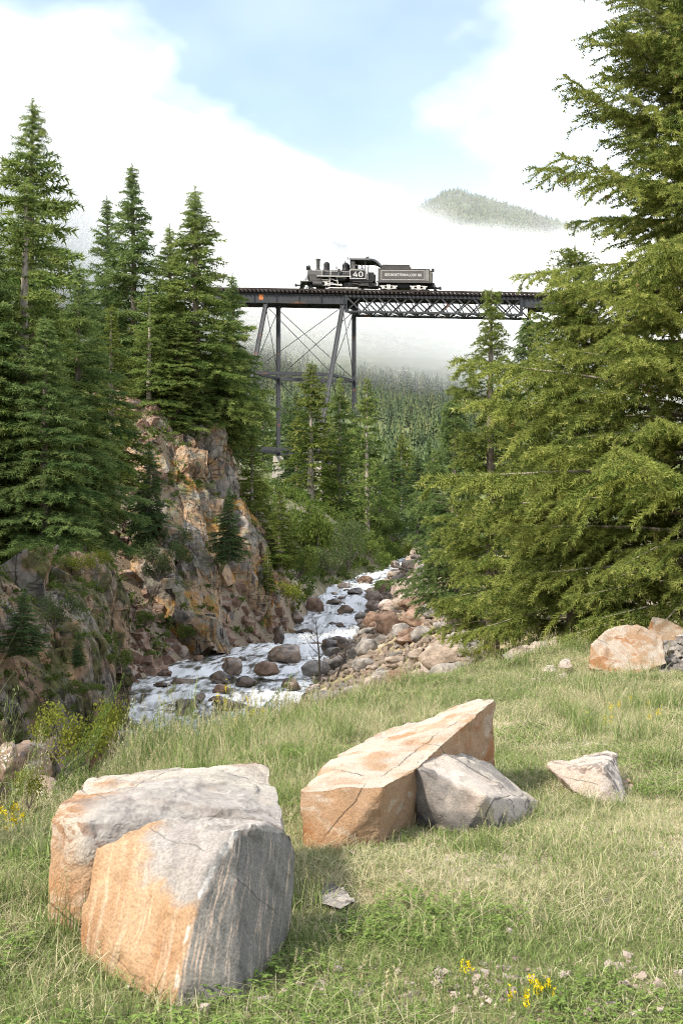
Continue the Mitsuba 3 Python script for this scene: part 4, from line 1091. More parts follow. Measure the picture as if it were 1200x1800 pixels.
# ------------------------------------------------------------------ grass and herbs
def blades(n, area, hmin, hmax, width, rng, lean=0.5, tone=(0, 1), heads=0.0, segs=3):
    """Curved tapering blades standing in a patch; uv.x is a tone for each blade, uv.y runs to its tip."""
    o = np.c_[rng.uniform(-area / 2, area / 2, (n, 2)), np.zeros(n)]
    hgt = rng.uniform(hmin, hmax, n) * rng.uniform(0.7, 1.15, n)
    az = rng.uniform(0, 6.28, n); ln = rng.gamma(2.0, lean / 2, n) * hgt
    d = np.c_[np.cos(az), np.sin(az), 0 * az]; face = rng.uniform(0, 6.28, n)
    s = np.c_[np.cos(face), np.sin(face), 0 * face]
    tn = rng.uniform(tone[0], tone[1], n)
    rows, uvs = [], []
    for k in range(segs):
        u = k / segs
        c = o + d * (ln * u ** 1.9)[:, None] + np.c_[0 * hgt, 0 * hgt, hgt * (u - 0.28 * np.minimum(1.6, ln / hgt) * u ** 2)]
        w = (width * rng.uniform(0.7, 1.3, n) * (1 - 0.55 * u))[:, None] / 2
        rows += [c - s * w, c + s * w]; uvs += [np.c_[tn, 0 * tn + u]] * 2
    c = o + d * ln[:, None] + np.c_[0 * hgt, 0 * hgt, hgt * (1 - 0.28 * np.minimum(1.6, ln / hgt))]
    rows.append(c); uvs.append(np.c_[tn, 0 * tn + 1])
    v = np.stack(rows, 1).reshape(-1, 3); uv = np.stack(uvs, 1).reshape(-1, 2)
    m = 2 * segs + 1
    f = []
    for k in range(segs - 1):
        a = 2 * k
        f += [[a, a + 1, a + 3], [a, a + 3, a + 2]]
    f.append([2 * segs - 2, 2 * segs - 1, 2 * segs])
    F_ = (np.array(f)[None] + (np.arange(n) * m)[:, None, None]).reshape(-1, 3)
    out = [(v, F_, uv)]
    if heads:
        nh = int(n * heads)
        ih = rng.choice(n, nh, replace=False)
        pts, dirs, tt = [], [], []
        for i in ih:
            up = d[i] * 0.25 + np.array([0, 0, 1.0])
            up /= np.linalg.norm(up)
            L = hgt[i] * rng.uniform(1.1, 1.5)
            top = o[i] + up * L
            vv, ff = tube(np.array([o[i], o[i] + up * L * .6 + d[i] * -.02, top]), [0.0014, 0.0012, 0.0009], 3, False)
            out.append((vv, ff, np.tile([0.97, 0.6], (len(vv), 1))))
            for q in np.linspace(0, 1, 7):
                pts.append(top - up * 0.09 * q); dirs.append(up); tt.append(0.9)
        if pts:
            nv, nf, nu = needles(np.array(pts), np.array(dirs), 3, 0.022, 0.006, rng, np.array(tt), np.full(len(pts), 0.9))
            nu[:, 0] = np.clip(0.93 + 0.07 * nu[:, 0], 0, 1)
            out.append((nv, nf, nu))
    return cat_meshes(out)


def clover(n, area, rng):
    o = np.c_[rng.uniform(-area / 2, area / 2, (n, 2)), rng.uniform(0.015, 0.06, n)]
    vs, us = [], []
    az = rng.uniform(0, 6.28, n)
    for k in range(3):
        a = az + k * 2.09 + rng.normal(0, 0.2, n); l = rng.uniform(0.010, 0.020, n)
        d = np.c_[np.cos(a), np.sin(a), rng.uniform(-0.3, 0.5, n)]; s = np.c_[-np.sin(a), np.cos(a), 0 * a]
        q = [o, o + d * (l * .6)[:, None] + s * (l * .45)[:, None], o + d * l[:, None], o + d * (l * .6)[:, None] - s * (l * .45)[:, None]]
        vs.append(np.stack(q, 1)); us.append(rng.uniform(0, 1, n))
    v = np.concatenate(vs).reshape(-1, 3); u = np.repeat(np.concatenate(us), 4)
    b = np.arange(len(v) // 4)[:, None] * 4
    return v, np.vstack([b + [0, 1, 2], b + [0, 2, 3]]), np.c_[u, 0 * u]


rb = np.random.default_rng(5)
PATCH = {}


def patch(name, mesh, mat='mat_grass'):
    scene[f'patch_{name}'] = {'type': 'shapegroup', 'blades': mikit.ply((mesh[0], mesh[1]), mat, uv=mesh[2])}
    PATCH[name] = len(mesh[1])


for k in range(3):
    patch(f'short{k}', blades(620, 0.62, 0.02, 0.065, 0.0042, rb, 0.9, ((0, .62), (0.1, .8), (0.25, 1.0))[k]))
    patch(f'mid{k}', blades(200, 0.50, 0.06, 0.17, 0.0046, rb, 0.8, ((0, .6), (0.1, .8), (0.3, 1.0))[k], heads=0.02))
    patch(f'tall{k}', blades(95, 0.42, 0.22, 0.52, 0.0095, rb, 0.5, ((0, .55), (0.05, .75), (0.2, .9))[k], heads=0.10))
    patch(f'straw{k}', blades(200, 0.6, 0.04, 0.16, 0.003, rb, 1.3, (0.7, 1.0)))
patch('clover', clover(420, 0.55, rb), 'mat_clover')

NOROCK = [(-0.75, 5.1, 0.33), (-0.62, 5.9, 0.45), (-0.95, 5.9, 0.35), (0.15, 7.6, 0.45), (0.6, 8.3, 0.35), (0.85, 7.6, 0.3), (1.7, 8.6, 0.2), (3.75, 17.2, 0.5)]
ng = 0


def sow(name, n, x, y, scl=1.0):
    global ng
    ng += 1
    z = float(H(x, y))
    e = 0.05
    gx_, gy_ = (float(H(x + e, y)) - z) / e, (float(H(x, y + e)) - z) / e
    a = rb.uniform(0, 6.28); ca, sa = math.cos(a), math.sin(a)
    s = scl * rb.uniform(0.85, 1.2)
    # sheared so that the patch lies on the slope while its blades stay upright
    M = np.array([[ca * s, -sa * s, 0, x], [sa * s, ca * s, 0, y], [s * (gx_ * ca + gy_ * sa), s * (-gx_ * sa + gy_ * ca), s, z - 0.004], [0, 0, 0, 1.0]])
    scene[f'grass__{ng:04d}'] = {'type': 'instance', 'to_world': T(M), 'g': {'type': 'ref', 'id': f'patch_{name}'}}


def lush(x, y):
    return float(meshkit.fbm(np.array([x * 0.8, y * 0.8, 3.0]), 3, 71)) - 0.5


def bare(x, y):
    return gauss(math.hypot((x - 0.42) / 1.4, y - 4.72), 0.28) + 0.6 * gauss(math.hypot(x + 0.12, y - 4.9), 0.25) + 0.95 * gauss(math.hypot(x + 0.5, (y - 4.5) * 1.3), 0.24)


GRN = []
Yk = 4.1
cells = []
while Yk < 24:
    st = 0.27 * (1 + max(0, Yk - 6) * 0.03)
    for xk in np.arange(-0.29 * Yk - 0.5, 0.29 * Yk + 0.5, st):
        cells.append((xk + rb.uniform(-.5, .5) * st, Yk + rb.uniform(-.5, .5) * st))
    Yk += st
for x, y in cells:
    out = x - float(BANK(y))
    if out < (-0.9 if y > 11 else -0.4):
        continue
    if any((x - a) ** 2 + (y - b) ** 2 < r * r for a, b, r in NOROCK):
        continue
    l = lush(x, y) + 0.10 * rb.normal()
    k = 0 if l > 0.10 else 1 if l > -0.08 else 2
    edge = math.exp(-max(out - 0.2, 0) / (0.35 + 0.05 * y))           # tall growth along the drop to the stream
    if y > 9:
        edge = max(edge, 0.13)
    if rb.random() < 1 - 0.92 * min(1, bare(x, y)):
        sow(f'short{k}', 0, x, y)
        if rb.random() < 0.2:
            sow(f'short{min(2, k + (rb.random() < .5))}', 0, x + rb.uniform(-.2, .2), y + rb.uniform(-.2, .2))
    if bare(x, y) > 0.5:
        continue
    if rb.random() < 0.05 + 0.6 * edge + 0.16 * min(1, max(0, (y - 9) / 3)):
        sow(f'mid{k}', 0, x + rb.uniform(-.15, .15), y + rb.uniform(-.15, .15))
    if rb.random() < edge * 1.05 and y > 5.2 and (y > 11 or out > 0.75):
        sow(f'tall{rb.integers(3) if y < 14 else min(2, k + 1)}', 0, x + rb.uniform(-.15, .15), y + rb.uniform(-.15, .15), (0.46 if y < 8.5 else 0.58) + 0.32 * edge)
    if rb.random() < 0.42:
        sow(f'straw{rb.integers(3)}', 0, x, y)
    if k == 0 and rb.random() < 0.3:
        sow('clover', 0, x, y, 1.1)
# tufts at the feet of the boulders and along the stream edge
for x, y in [(-1.12, 5.35), (-1.02, 5.1), (-0.9, 4.85), (-0.20, 5.05), (-0.16, 5.3), (-0.1, 5.6), (-1.2, 5.6), (-1.3, 5.9), (-0.02, 6.9), (0.35, 7.1), (0.55, 7.2), (0.8, 7.1), (0.92, 7.25), (0.98, 7.5), (1.1, 7.7),
             (1.32, 8.3), (1.5, 8.1), (1.7, 8.05), (1.8, 8.3), (-0.35, 7.1), (-0.35, 7.4), (0.98, 8.6), (1.05, 8.9), (3.2, 16.4), (3.6, 16.3), (4.0, 16.3), (3.05, 17)]:
    for _ in range(2):
        sow(f'mid{rb.integers(3)}', 0, x + rb.normal(0, .05), y + rb.normal(0, .05), 0.5)
    if rb.random() < 0.3:
        sow(f'tall{rb.integers(3)}', 0, x, y, 0.32)
for k in range(260):                                                    # grassy ledges of the left bank
    y = rb.uniform(33, 52); x = float(XL(y)) - rb.uniform(1.5, 5)
    sow(f'tall{rb.integers(3)}', 0, x, y, 1.5)
tag('grass', 'mown and tall grass with dry straw covering the near bank', 'grass', kind='stuff')


def bush_mesh(rng, R, Hh, n, size, lump=7):
    """Leaves in clumps over a loose rounded form, with stems."""
    cen = np.c_[rng.normal(0, R * 0.45, (lump, 2)), rng.uniform(0.25, 0.85, lump) * Hh]
    i = rng.integers(lump, size=n)
    d = rng.normal(0, 1, (n, 3)); d /= np.linalg.norm(d, axis=1, keepdims=True)
    rr = R * rng.uniform(0.32, 0.55, lump)[i] * rng.random(n) ** 0.4
    p = cen[i] + d * rr[:, None] * [1, 1, 0.8]
    p[:, 2] = np.abs(p[:, 2]) + 0.02
    a = rng.normal(0, 1, (n, 3)); a[:, 2] -= 0.3; a /= np.linalg.norm(a, axis=1, keepdims=True)
    b = np.cross(a, rng.normal(0, 1, (n, 3))); b /= np.linalg.norm(b, axis=1, keepdims=True)
    s = (size * rng.uniform(0.6, 1.3, n))[:, None]
    v = np.stack([p, p + a * s * .55 + b * s * .33, p + a * s, p + a * s * .55 - b * s * .33], 1).reshape(-1, 3)
    t = np.clip(np.repeat(rng.uniform(0.2, 0.7, lump)[i] + rng.normal(0, 0.2, n), 4), 0, 1)
    k = np.arange(n)[:, None] * 4
    stems = [tube(np.array([[0, 0, -0.05], c * [0.6, 0.6, 0.5], c]), [0.02 * R + .004, 0.012 * R + .003, 0.004], 4, False) for c in cen]
    return (v, np.vstack([k + [0, 1, 2], k + [0, 2, 3]]), np.c_[t, 0 * t]), cat_meshes(stems)


rh = np.random.default_rng(6)
for nm, mat, n, size in (('shrub_a', 'mat_leaf_shrub', 2600, 0.085), ('shrub_b', 'mat_leaf_grey', 2400, 0.075), ('shrub_c', 'mat_leaf_yellow', 2200, 0.075), ('shrub_d', 'mat_needle_bright', 2600, 0.09)):
    lf, st = bush_mesh(rh, 1.0, 1.3, n, size, 11)
    scene[f'kind_{nm}'] = {'type': 'shapegroup', 'foliage': mikit.ply((lf[0], lf[1]), mat, uv=lf[2]), 'stem': mikit.ply(st, 'mat_bark')}


def shrub(kind, px, py, Y, wpx, hpx, label, group=None, cat='shrub', name='shrub'):
    c = P(px, py, Y); sx = wpx / F * Y / 2.0; sz = hpx / F * Y / 1.4
    key = numbered(name)
    scene[key] = {'type': 'instance', 'to_world': T().translate(list(map(float, c))).rotate([0, 0, 1], float(rh.uniform(0, 360))).scale([float(sx), float(sx), float(sz)]), 'g': {'type': 'ref', 'id': f'kind_{kind}'}}
    tag(key, label, cat, group)


SG = 'shrubs on the left bank'
for a in [('shrub_d', 555, 995, 100, 90, 118, 'tall yellow green bush on the left bank above the rapids'), ('shrub_b', 612, 1000, 104, 80, 90, 'greyish bush right of the tall yellow green one'), ('shrub_a', 655, 990, 110, 60, 62, 'bush leaning over the stream near its head'),
          ('shrub_b', 585, 1010, 98, 70, 50, 'low bush at the water under the tall yellow green one'), ('shrub_a', 690, 950, 135, 60, 50, 'leafy bush on the far bank by the charred stump'), ('shrub_c', 718, 985, 132, 36, 44, 'dry yellowish bush at the bend of the stream'),
          ('shrub_a', 522, 1015, 74, 70, 60, 'green bush between cliff and tall bush'), ('shrub_c', 508, 1062, 69, 64, 44, 'thin reddish green bush on the lower cliff corner'), ('shrub_b', 278, 1020, 60, 84, 70, 'bluish green shrub on the cliff below the young fir'),
          ('shrub_b', 312, 985, 62, 60, 60, 'grey green shrub on the cliff right of the bluish one'), ('shrub_b', 95, 1105, 32, 76, 60, 'pale green leafy shrub on top of the shaded outcrop'), ('shrub_a', 75, 1010, 36, 120, 50, 'green shrub under the dark firs at the left'),
          ('shrub_c', 165, 1010, 38, 70, 46, 'bright grassy shrub on the crest of the outcrop'), ('shrub_a', 150, 1225, 31, 60, 34, 'mossy green clump on the outcrop face'), ('shrub_a', 205, 1175, 35, 44, 36, 'small green clump near the right edge of the outcrop'),
          ('shrub_a', 480, 985, 82, 50, 56, 'green bush under the bright fir at the cliff edge'), ('shrub_c', 545, 940, 118, 60, 56, 'light green bush below the bridge pier'), ('shrub_a', 640, 940, 128, 60, 44, 'bush under the spruces right of the tower'),
          ('shrub_c', 740, 1060, 78, 34, 26, 'small green bush among the stones of the boulder bank'), ('shrub_a', 672, 905, 160, 70, 50, 'green brush at the head of the valley'), ('shrub_a', 330, 1125, 60, 44, 30, 'green tuft in the scree gully'), ('shrub_a', 255, 1100, 58, 50, 30, 'green tuft beside the outcrop in the gully')]:
    shrub(*a, group=SG)
NG = 'leafy weeds on the near bank edge'
for a in [('shrub_c', 112, 1350, 10.2, 130, 120, 'yellow leaved weed bush at the bank edge above the pale topped boulder'), ('shrub_c', 195, 1318, 12.0, 90, 100, 'yellow green weed with a thin top at the bank edge'), ('shrub_c', 50, 1420, 8.6, 80, 80, 'low yellowish weed at the left edge of the bank'),
          ('shrub_b', 930, 1310, 11.5, 90, 40, 'grey green weed clump in the grass behind the slab'), ('shrub_c', 845, 1160, 21.5, 60, 30, 'yellowish weed at the foot of the firs')]:
    shrub(*a, group=NG, cat='weed', name='weed')
# ground cover on the left slopes
gc = []
for k in range(420):
    y = rh.uniform(40, 130); x = float(XL(y)) - 0.5 - rh.uniform(0, 1) ** 1.3 * 9
    lf, _ = bush_mesh(rh, rh.uniform(0.3, 0.7), rh.uniform(0.25, 0.6), 60, 0.16, 4)
    gc.append((lf[0] + [x, y, float(H(x, y))], lf[1], lf[2]))
for k in range(260):
    y = rh.uniform(60, 170); x = float(BANK(y)) + rh.uniform(0.5, 12)
    lf, _ = bush_mesh(rh, rh.uniform(0.3, 0.7), rh.uniform(0.25, 0.5), 50, 0.2, 4)
    gc.append((lf[0] + [x, y, float(H(x, y))], lf[1], lf[2]))
for k in range(330):
    y = rh.uniform(76, 150); x = float(XL(y)) - 0.3 - rh.uniform(0, 1) * 4
    lf, _ = bush_mesh(rh, rh.uniform(0.35, 0.8), rh.uniform(0.3, 0.9), 80, 0.17, 5)
    gc.append((lf[0] + [x, y, float(H(x, y))], lf[1], lf[2]))
for k in range(300):
    y = rh.uniform(92, 150); x = float(XL(y)) - rh.uniform(0, 11)
    lf, _ = bush_mesh(rh, rh.uniform(0.4, 1.0), rh.uniform(0.3, 0.9), 80, 0.2, 5)
    gc.append((lf[0] + [x, y, float(H(x, y))], lf[1], lf[2]))
for k in range(420):
    y = rh.uniform(22, 85); x = float(XL(y)) - rh.uniform(4, 26)
    lf, _ = bush_mesh(rh, rh.uniform(0.4, 1.0), rh.uniform(0.3, 0.8), 60, 0.2, 4)
    gc.append((lf[0] + [x, y, float(H(x, y))], lf[1], lf[2]))
gcm = cat_meshes(gc)
put('undergrowth', (gcm[0], gcm[1]), 'mat_leaf_shrub', uv=gcm[2])
hb = []
for nm_, v_, n_n in CLIFFV:
    up_ = np.nonzero(n_n[:, 2] > (0.55 if nm_ == 'river_cliff' else 0.38))[0]
    for k in range(260 if nm_ == 'river_cliff' else 420):
        c_ = v_[up_[rh.integers(len(up_))]]
        sz_ = (0.30 if nm_ == 'river_cliff' else 0.20) * rh.uniform(0.5, 1.5)
        lf, _ = bush_mesh(rh, sz_, sz_ * 0.8, 70, 0.10 if nm_ == 'river_cliff' else 0.055, 4)
        hb.append((lf[0] + c_, lf[1], lf[2]))
hbm = cat_meshes(hb)
put('ledge_herbs', (hbm[0], hbm[1]), 'mat_leaf_shrub', uv=hbm[2])
tag('ledge_herbs', 'moss and small herbs growing on the ledges of outcrop and cliff', 'herbs', kind='stuff')
tag('undergrowth', 'low green undergrowth on the slopes beside the stream', 'undergrowth', kind='stuff')


def flower(px, py, Y, hpx, heads, spread, label, group):
    """A stalk with small yellow flower heads."""
    key = numbered('flower')
    b = P(px, py, Y); hgt = hpx / F * Y
    stems, pet = [], []
    for k in range(heads):
        tip = b + np.array([rh.normal(0, spread), rh.normal(0, spread), hgt * rh.uniform(0.65, 1.05)])
        stems.append(tube(np.array([b, (b + tip) / 2 + rh.normal(0, 0.01, 3), tip]), [0.003, 0.002, 0.0015], 3, False))
        n = 15
        pts = tip + rh.normal(0, 1, (n, 3)) * np.array([0.010, 0.010, 0.026]) * (Y / 11) ** 0.7
        pet.append(needles(pts, np.tile([0, 0, 1.0], (n, 1)), 2, 0.016 * (Y / 11) ** .6, 0.010, rh, rh.random(n), np.zeros(n)))
    st = cat_meshes(stems)
    put(f'{key}__stem', st, 'mat_clover', uv=np.full((len(st[0]), 2), 0.4))
    pm = cat_meshes(pet)
    put(f'{key}__blossom', (pm[0], pm[1]), 'mat_petal', uv=pm[2])
    tag(key, label, 'flower', group)


FG = 'yellow flowers in the grass'
for a in [(398, 1290, 14.0, 78, 4, 0.05, 'yellow flower cluster against the near stream pool, topmost of its group'), (436, 1300, 13.4, 66, 4, 0.05, 'yellow flower right of the topmost cluster by the pool'), (408, 1310, 13.0, 36, 3, 0.05, 'low yellow flower below the topmost cluster by the pool'),
          (8, 1470, 8.0, 54, 3, 0.04, 'yellow flower at the left edge level with the banded boulder'), (18, 1490, 7.6, 50, 4, 0.05, 'second yellow flower at the left edge, nearest the camera of the pair'), (30, 1450, 8.4, 36, 3, 0.04, 'yellow flower a little right of those at the left edge'),
          (905, 1790, 4.5, 40, 3, 0.04, 'yellow flowering weed at the bottom of the picture'), (945, 1775, 4.6, 46, 3, 0.04, 'tallest of the yellow flowering weeds at the bottom right'), (985, 1780, 4.6, 42, 3, 0.04, 'yellow flowering weed furthest right at the bottom'),
          (820, 1722, 4.85, 20, 2, 0.02, 'tiny yellow flower beside the gravel patch'), (1120, 1262, 12.6, 26, 4, 0.14, 'yellow flowers in the far grass at the right'), (1160, 1275, 12.0, 26, 4, 0.14, 'yellow flowers in the far grass close to the right edge'), (1060, 1285, 11.6, 22, 3, 0.12, 'few yellow flowers in the grass below the blocky boulder')]:
    flower(*a, FG)


def sapling(px, py, Y, hpx, lean, label):
    key = numbered('dead_sapling')
    b = P(px, py, Y); hgt = hpx / F * Y
    top = b + np.array([lean / F * Y, 0, hgt])
    main = np.array([b, b * .6 + top * .4 + [0.02, 0, 0], top])
    put(f'{key}__stem', tube(main, [0.022, 0.016, 0.005], 5), 'mat_char')
    for k in range(9):
        u = 0.25 + 0.08 * k
        o = b * (1 - u) + top * u
        s = 1 if k % 2 else -1
        L = hgt * 0.30 * (1.1 - u) * rh.uniform(.7, 1.3)
        put(numbered(f'{key}__twig'), tube(np.array([o, o + [s * L * .5, 0.05, L * .5], o + [s * L * .8, 0.08, L * 1.1]]), [0.008, 0.005, 0.003], 4), 'mat_char')
    tag(key, label, 'dead sapling', 'dead saplings by the stream')


sapling(562, 1195, 24, 110, -8, 'thin black dead sapling standing before the rapids')
sapling(592, 1190, 25, 70, 22, 'shorter black dead sapling leaning right before the boulder bank')

# gravel and crumbs of soil in the bare patch
cr = []
for k in range(900):
    x, y = rb.normal(0.42, 0.5), rb.normal(4.72, 0.16)
    if k > 560:
        x, y = rb.uniform(-0.8, 1.8), rb.uniform(4.3, 8)
    s = 0.006 + 0.03 * rb.random() ** 4
    bv, bf = block_mesh(rb, s * np.array([1, .85, .6]))
    cr.append((bv @ rot(rb, .5).T + [x, y, float(H(x, y)) + s * 0.2], bf))
put('gravel', cat_meshes(cr), 'mat_stone_pink')
tag('gravel', 'fine gravel showing through the worn grass', 'gravel', kind='stuff')
print('grass patches', ng, 'tris', {k: v for k, v in PATCH.items()})

# ------------------------------------------------------------------ the railway bridge
A0, B0 = P(425, 509, 147.0), P(930, 517, 141.4)                      # top of the near edge of the ties at two places
AX = (B0 - A0); LEN = np.linalg.norm(AX); AX = AX / LEN
AXH = np.array([AX[0], AX[1], 0]); AXH /= np.linalg.norm(AXH)
TR = np.array([-AXH[1], AXH[0], 0])                                    # horizontal, across the track, away from the camera
SK = np.array([1.25, 2.75, 0.0])                                       # from the near to the far member of a skewed bent
PXM = 144.0 / F
UP = np.array([0, 0, 1.0])


def S(px):
    """Distance along the bridge of the place that shows at picture column px."""
    lo, hi = -60.0, 90.0
    for _ in range(50):
        m = (lo + hi) / 2
        p = A0 + AX * m
        if CX + F * p[0] / p[1] < px:
            lo = m
        else:
            hi = m
    return lo


def BR(s, t, z):
    """s along the track from A0, t across (0 at the near girder, 1 at the far one), z above the tie tops."""
    return A0 + AX * s + SK * t + UP * z


BK = 'railway_bridge'
tag(BK, 'black steel railway viaduct on a braced tower with a lattice truss span to the right', 'bridge')
s0, s1 = S(330), S(1010)
sT0, sT1 = S(608), S(916)


def part(name, mesh, mat='mat_steel', **kw):
    return put(numbered(f'{BK}__{name}'), mesh, mat, **kw)


gz0, gz1 = -0.42, -1.42
tie_n = int((s1 - s0) / 0.47)
ties = []
for k in range(tie_n):
    s = s0 + k * 0.47
    a, b = BR(s, -0.16, -0.13) , BR(s, 1.12, -0.13)
    part('tie', bar(a, b, 0.21, 0.26), 'mat_tie')
for t in (-0.10, 1.06):
    part('guard_timber', bar(BR(s0, t, 0.09), BR(s1, t, 0.09), 0.2, 0.18), 'mat_tie')
RC = 0.5
for o in (-0.46, 0.46):
    m0, m1 = BR(s0, RC, 0.06) + TR * o, BR(s1, RC, 0.06) + TR * o
    part('rail', cat_meshes([bar(m0, m1, 0.05, 0.11), bar(m0 - UP * 0.05, m1 - UP * 0.05, 0.11, 0.025), bar(m0 + UP * 0.06, m1 + UP * 0.06, 0.065, 0.035)]), 'mat_rail')
for (a, b) in ((s0, sT0 - 0.15), (sT1 + 0.15, s1)):
    for t in (0, 1):
        tr = TR * 0.0
        part('plate_girder', cat_meshes([bar(BR(a, t, (gz0 + gz1) / 2), BR(b, t, (gz0 + gz1) / 2), 0.03, gz0 - gz1 - 0.03),
                                         bar(BR(a, t, gz0), BR(b, t, gz0), 0.30, 0.035), bar(BR(a, t, gz1), BR(b, t, gz1), 0.30, 0.035)]))
    n = int((b - a) / 2.55)
    for k in range(n + 1):
        s = a + 0.1 + k * 2.55
        part('stiffener', bar(BR(s, 0, gz0 - 0.03) - TR * 0.07, BR(s, 0, gz1 + 0.03) - TR * 0.07, 0.11, 0.12))
        part('cross_frame', cat_meshes([bar(BR(s, 0, gz0 - .1), BR(s, 1, gz1 + .1), 0.07), bar(BR(s, 1, gz0 - .1), BR(s, 0, gz1 + .1), 0.07), bar(BR(s, 0, gz1 + .06), BR(s, 1, gz1 + .06), 0.09)]), 'mat_steel_dark')
    for k in range(n):
        s = a + 0.1 + k * 2.55
        part('lateral_brace', bar(BR(s, k % 2, gz1 + .03), BR(s + 2.55, 1 - k % 2, gz1 + .03), 0.09, 0.05), 'mat_steel_dark')
    part('deck_beam', bar(BR(a, 0.3, gz0 + 0.06), BR(b, 0.3, gz0 + 0.06), 0.2, 0.18), 'mat_steel_dark')
    part('deck_beam', bar(BR(a, 0.7, gz0 + 0.06), BR(b, 0.7, gz0 + 0.06), 0.2, 0.18), 'mat_steel_dark')
# the lattice truss
tz0, tz1 = -0.52, -2.22
npan = 11
dp = (sT1 - sT0) / npan
for t in (0, 1):
    part('top_chord', bar(BR(sT0, t, tz0), BR(sT1, t, tz0), 0.30, 0.26))
    part('bottom_chord', bar(BR(sT0, t, tz1), BR(sT1, t, tz1), 0.30, 0.20))
    for k in range(npan):
        a, b = sT0 + k * dp, sT0 + (k + 1) * dp
        part('lattice_bar', bar(BR(a, t, tz0) - TR * 0.05, BR(b, t, tz1) - TR * 0.05, 0.10, 0.15))
        part('lattice_bar', bar(BR(a, t, tz1) + TR * 0.06, BR(b, t, tz0) + TR * 0.06, 0.10, 0.13))
    for s in (sT0, sT1):
        part('end_post', bar(BR(s, t, tz0 + .13), BR(s, t, tz1 - .1), 0.30, 0.28))
for k in range(npan):
    a, b = sT0 + k * dp, sT0 + (k + 1) * dp
    part('lateral_brace', bar(BR(a, 0, tz1), BR(b, 1, tz1), 0.10, 0.06), 'mat_steel_dark')
    part('lateral_brace', bar(BR(a, 1, tz1), BR(b, 0, tz1), 0.10, 0.06), 'mat_steel_dark')
    part('sway_brace', bar(BR(a, 0, tz0 - .1), BR(a, 1, tz1 + .1), 0.08), 'mat_steel_dark')
    part('cross_beam', bar(BR(a, 0, tz1 + .02), BR(a, 1, tz1 + .02), 0.12, 0.14), 'mat_steel_dark')
    part('cross_beam', bar(BR(a, 0, tz0), BR(a, 1, tz0), 0.14, 0.2), 'mat_steel_dark')
for t in (0.28, 0.72):
    part('stringer', bar(BR(sT0, t, -0.5), BR(sT1, t, -0.5), 0.22, 0.42), 'mat_steel_dark')
part('rust_plate', bar(BR(S(455), 0, -0.78) - TR * 0.025, BR(S(463), 0, -0.78) - TR * 0.025, 0.02, 0.6), 'mat_rust') if 'mat_rust' in scene else None
# the braced tower: two near legs that lean out, two far legs upright on concrete
sL, sR = S(467.5), S(602.5)
ztop = gz1 - 0.03
DROP = (659.5 - 529) * PXM
BAT = np.array([-1.30, -3.0, -DROP]) / DROP                            # run of the near legs for each metre down


def leg_mesh(a, b, w=0.46):
    """A laced box column: two channels with plates and open lacing between."""
    d = b - a; L = np.linalg.norm(d); d = d / L
    s = np.cross(d, TR); s /= np.linalg.norm(s); q = np.cross(s, d)
    m = [bar(a + s * w * .40, b + s * w * .40, 0.07, w * .95, q), bar(a - s * w * .40, b - s * w * .40, 0.07, w * .95, q), bar(a - q * w * .3, b - q * w * .3, w * .75, 0.03, q), bar(a + q * w * .3, b + q * w * .3, w * .75, 0.03, q)]
    return cat_meshes(m)


def near_leg(s, z):
    return BR(s, 0, ztop) + BAT * (ztop - z)


def far_leg(s, z):
    p = BR(s, 1, ztop); return np.array([p[0], p[1], p[2] - (ztop - z)])


z1 = ztop - DROP; z2 = ztop - (795 - 529) * PXM; z3 = ztop - (812 - 541) * PXM
for s in (sL, sR):
    part('tower_leg', leg_mesh(near_leg(s, ztop), near_leg(s, z2 - 1.2)))
    part('tower_leg', leg_mesh(far_leg(s, ztop), far_leg(s, z3)))
    part('bearing', box(near_leg(s, ztop) + UP * .02, (0.7, 0.6, 0.10)))
    part('bearing', box(far_leg(s, ztop) + UP * .02, (0.7, 0.6, 0.10)))
    for g in (near_leg(s, z2 - 1.2), far_leg(s, z3)):
        gz = float(H(g[0], g[1])) - 1.5
        hgt = max(2.0, g[2] - gz)
        w0, w1 = 0.55, 0.62 + 0.05 * hgt
        pm = m3.Manifold.hull_points([[g[0] + i * w, g[1] + j * w, zz] for zz, w in ((g[2], w0), (g[2] - hgt, w1)) for i in (-1, 1) for j in (-1, 1)]).to_mesh()
        part('concrete_pier', (np.array(pm.vert_properties[:, :3], float), np.array(pm.tri_verts)), 'mat_concrete')
for zz in (z1, z2):
    part('strut', bar(near_leg(sL, zz), near_leg(sR, zz), 0.3, 0.36))
    part('strut', bar(far_leg(sL, zz), far_leg(sR, zz), 0.3, 0.36))
    for s in (sL, sR):
        part('strut', bar(near_leg(s, zz), far_leg(s, zz), 0.26, 0.28))
part('strut', bar(far_leg(sL, z2 - .8), far_leg(sR, z2 - .8), 0.3, 0.3))


def rod(a, b):
    part('brace_rod', tube([a, b], 0.042, 6), 'mat_steel_dark')


for zt, zb in ((ztop - .25, z1 + .2), (z1 - .25, z2 + .2)):
    rod(near_leg(sL, zt), near_leg(sR, zb)); rod(near_leg(sR, zt), near_leg(sL, zb))
    rod(far_leg(sL, zt), far_leg(sR, zb)); rod(far_leg(sR, zt), far_leg(sL, zb))
    for s in (sL, sR):
        rod(near_leg(s, zt), far_leg(s, zb)); rod(far_leg(s, zt), near_leg(s, zb))

# ------------------------------------------------------------------ locomotive and tender
S_FRONT = S(513)
TS = (S(771) - S(514)) / 16.1                                            # metres of bridge for each metre of the drawing


def LT(v):
    """Drawing metres (x back from the front coupler, y across towards the far side, z above the rail) to the place on the bridge."""
    v = np.atleast_2d(np.asarray(v, float))
    return BR(0, RC, 0.13)[None] + AX[None] * (S_FRONT + v[:, :1] * TS) + TR[None] * v[:, 1:2] * TS + np.cross(TR, -AX)[None] * 0 + UP[None] * v[:, 2:3] * TS


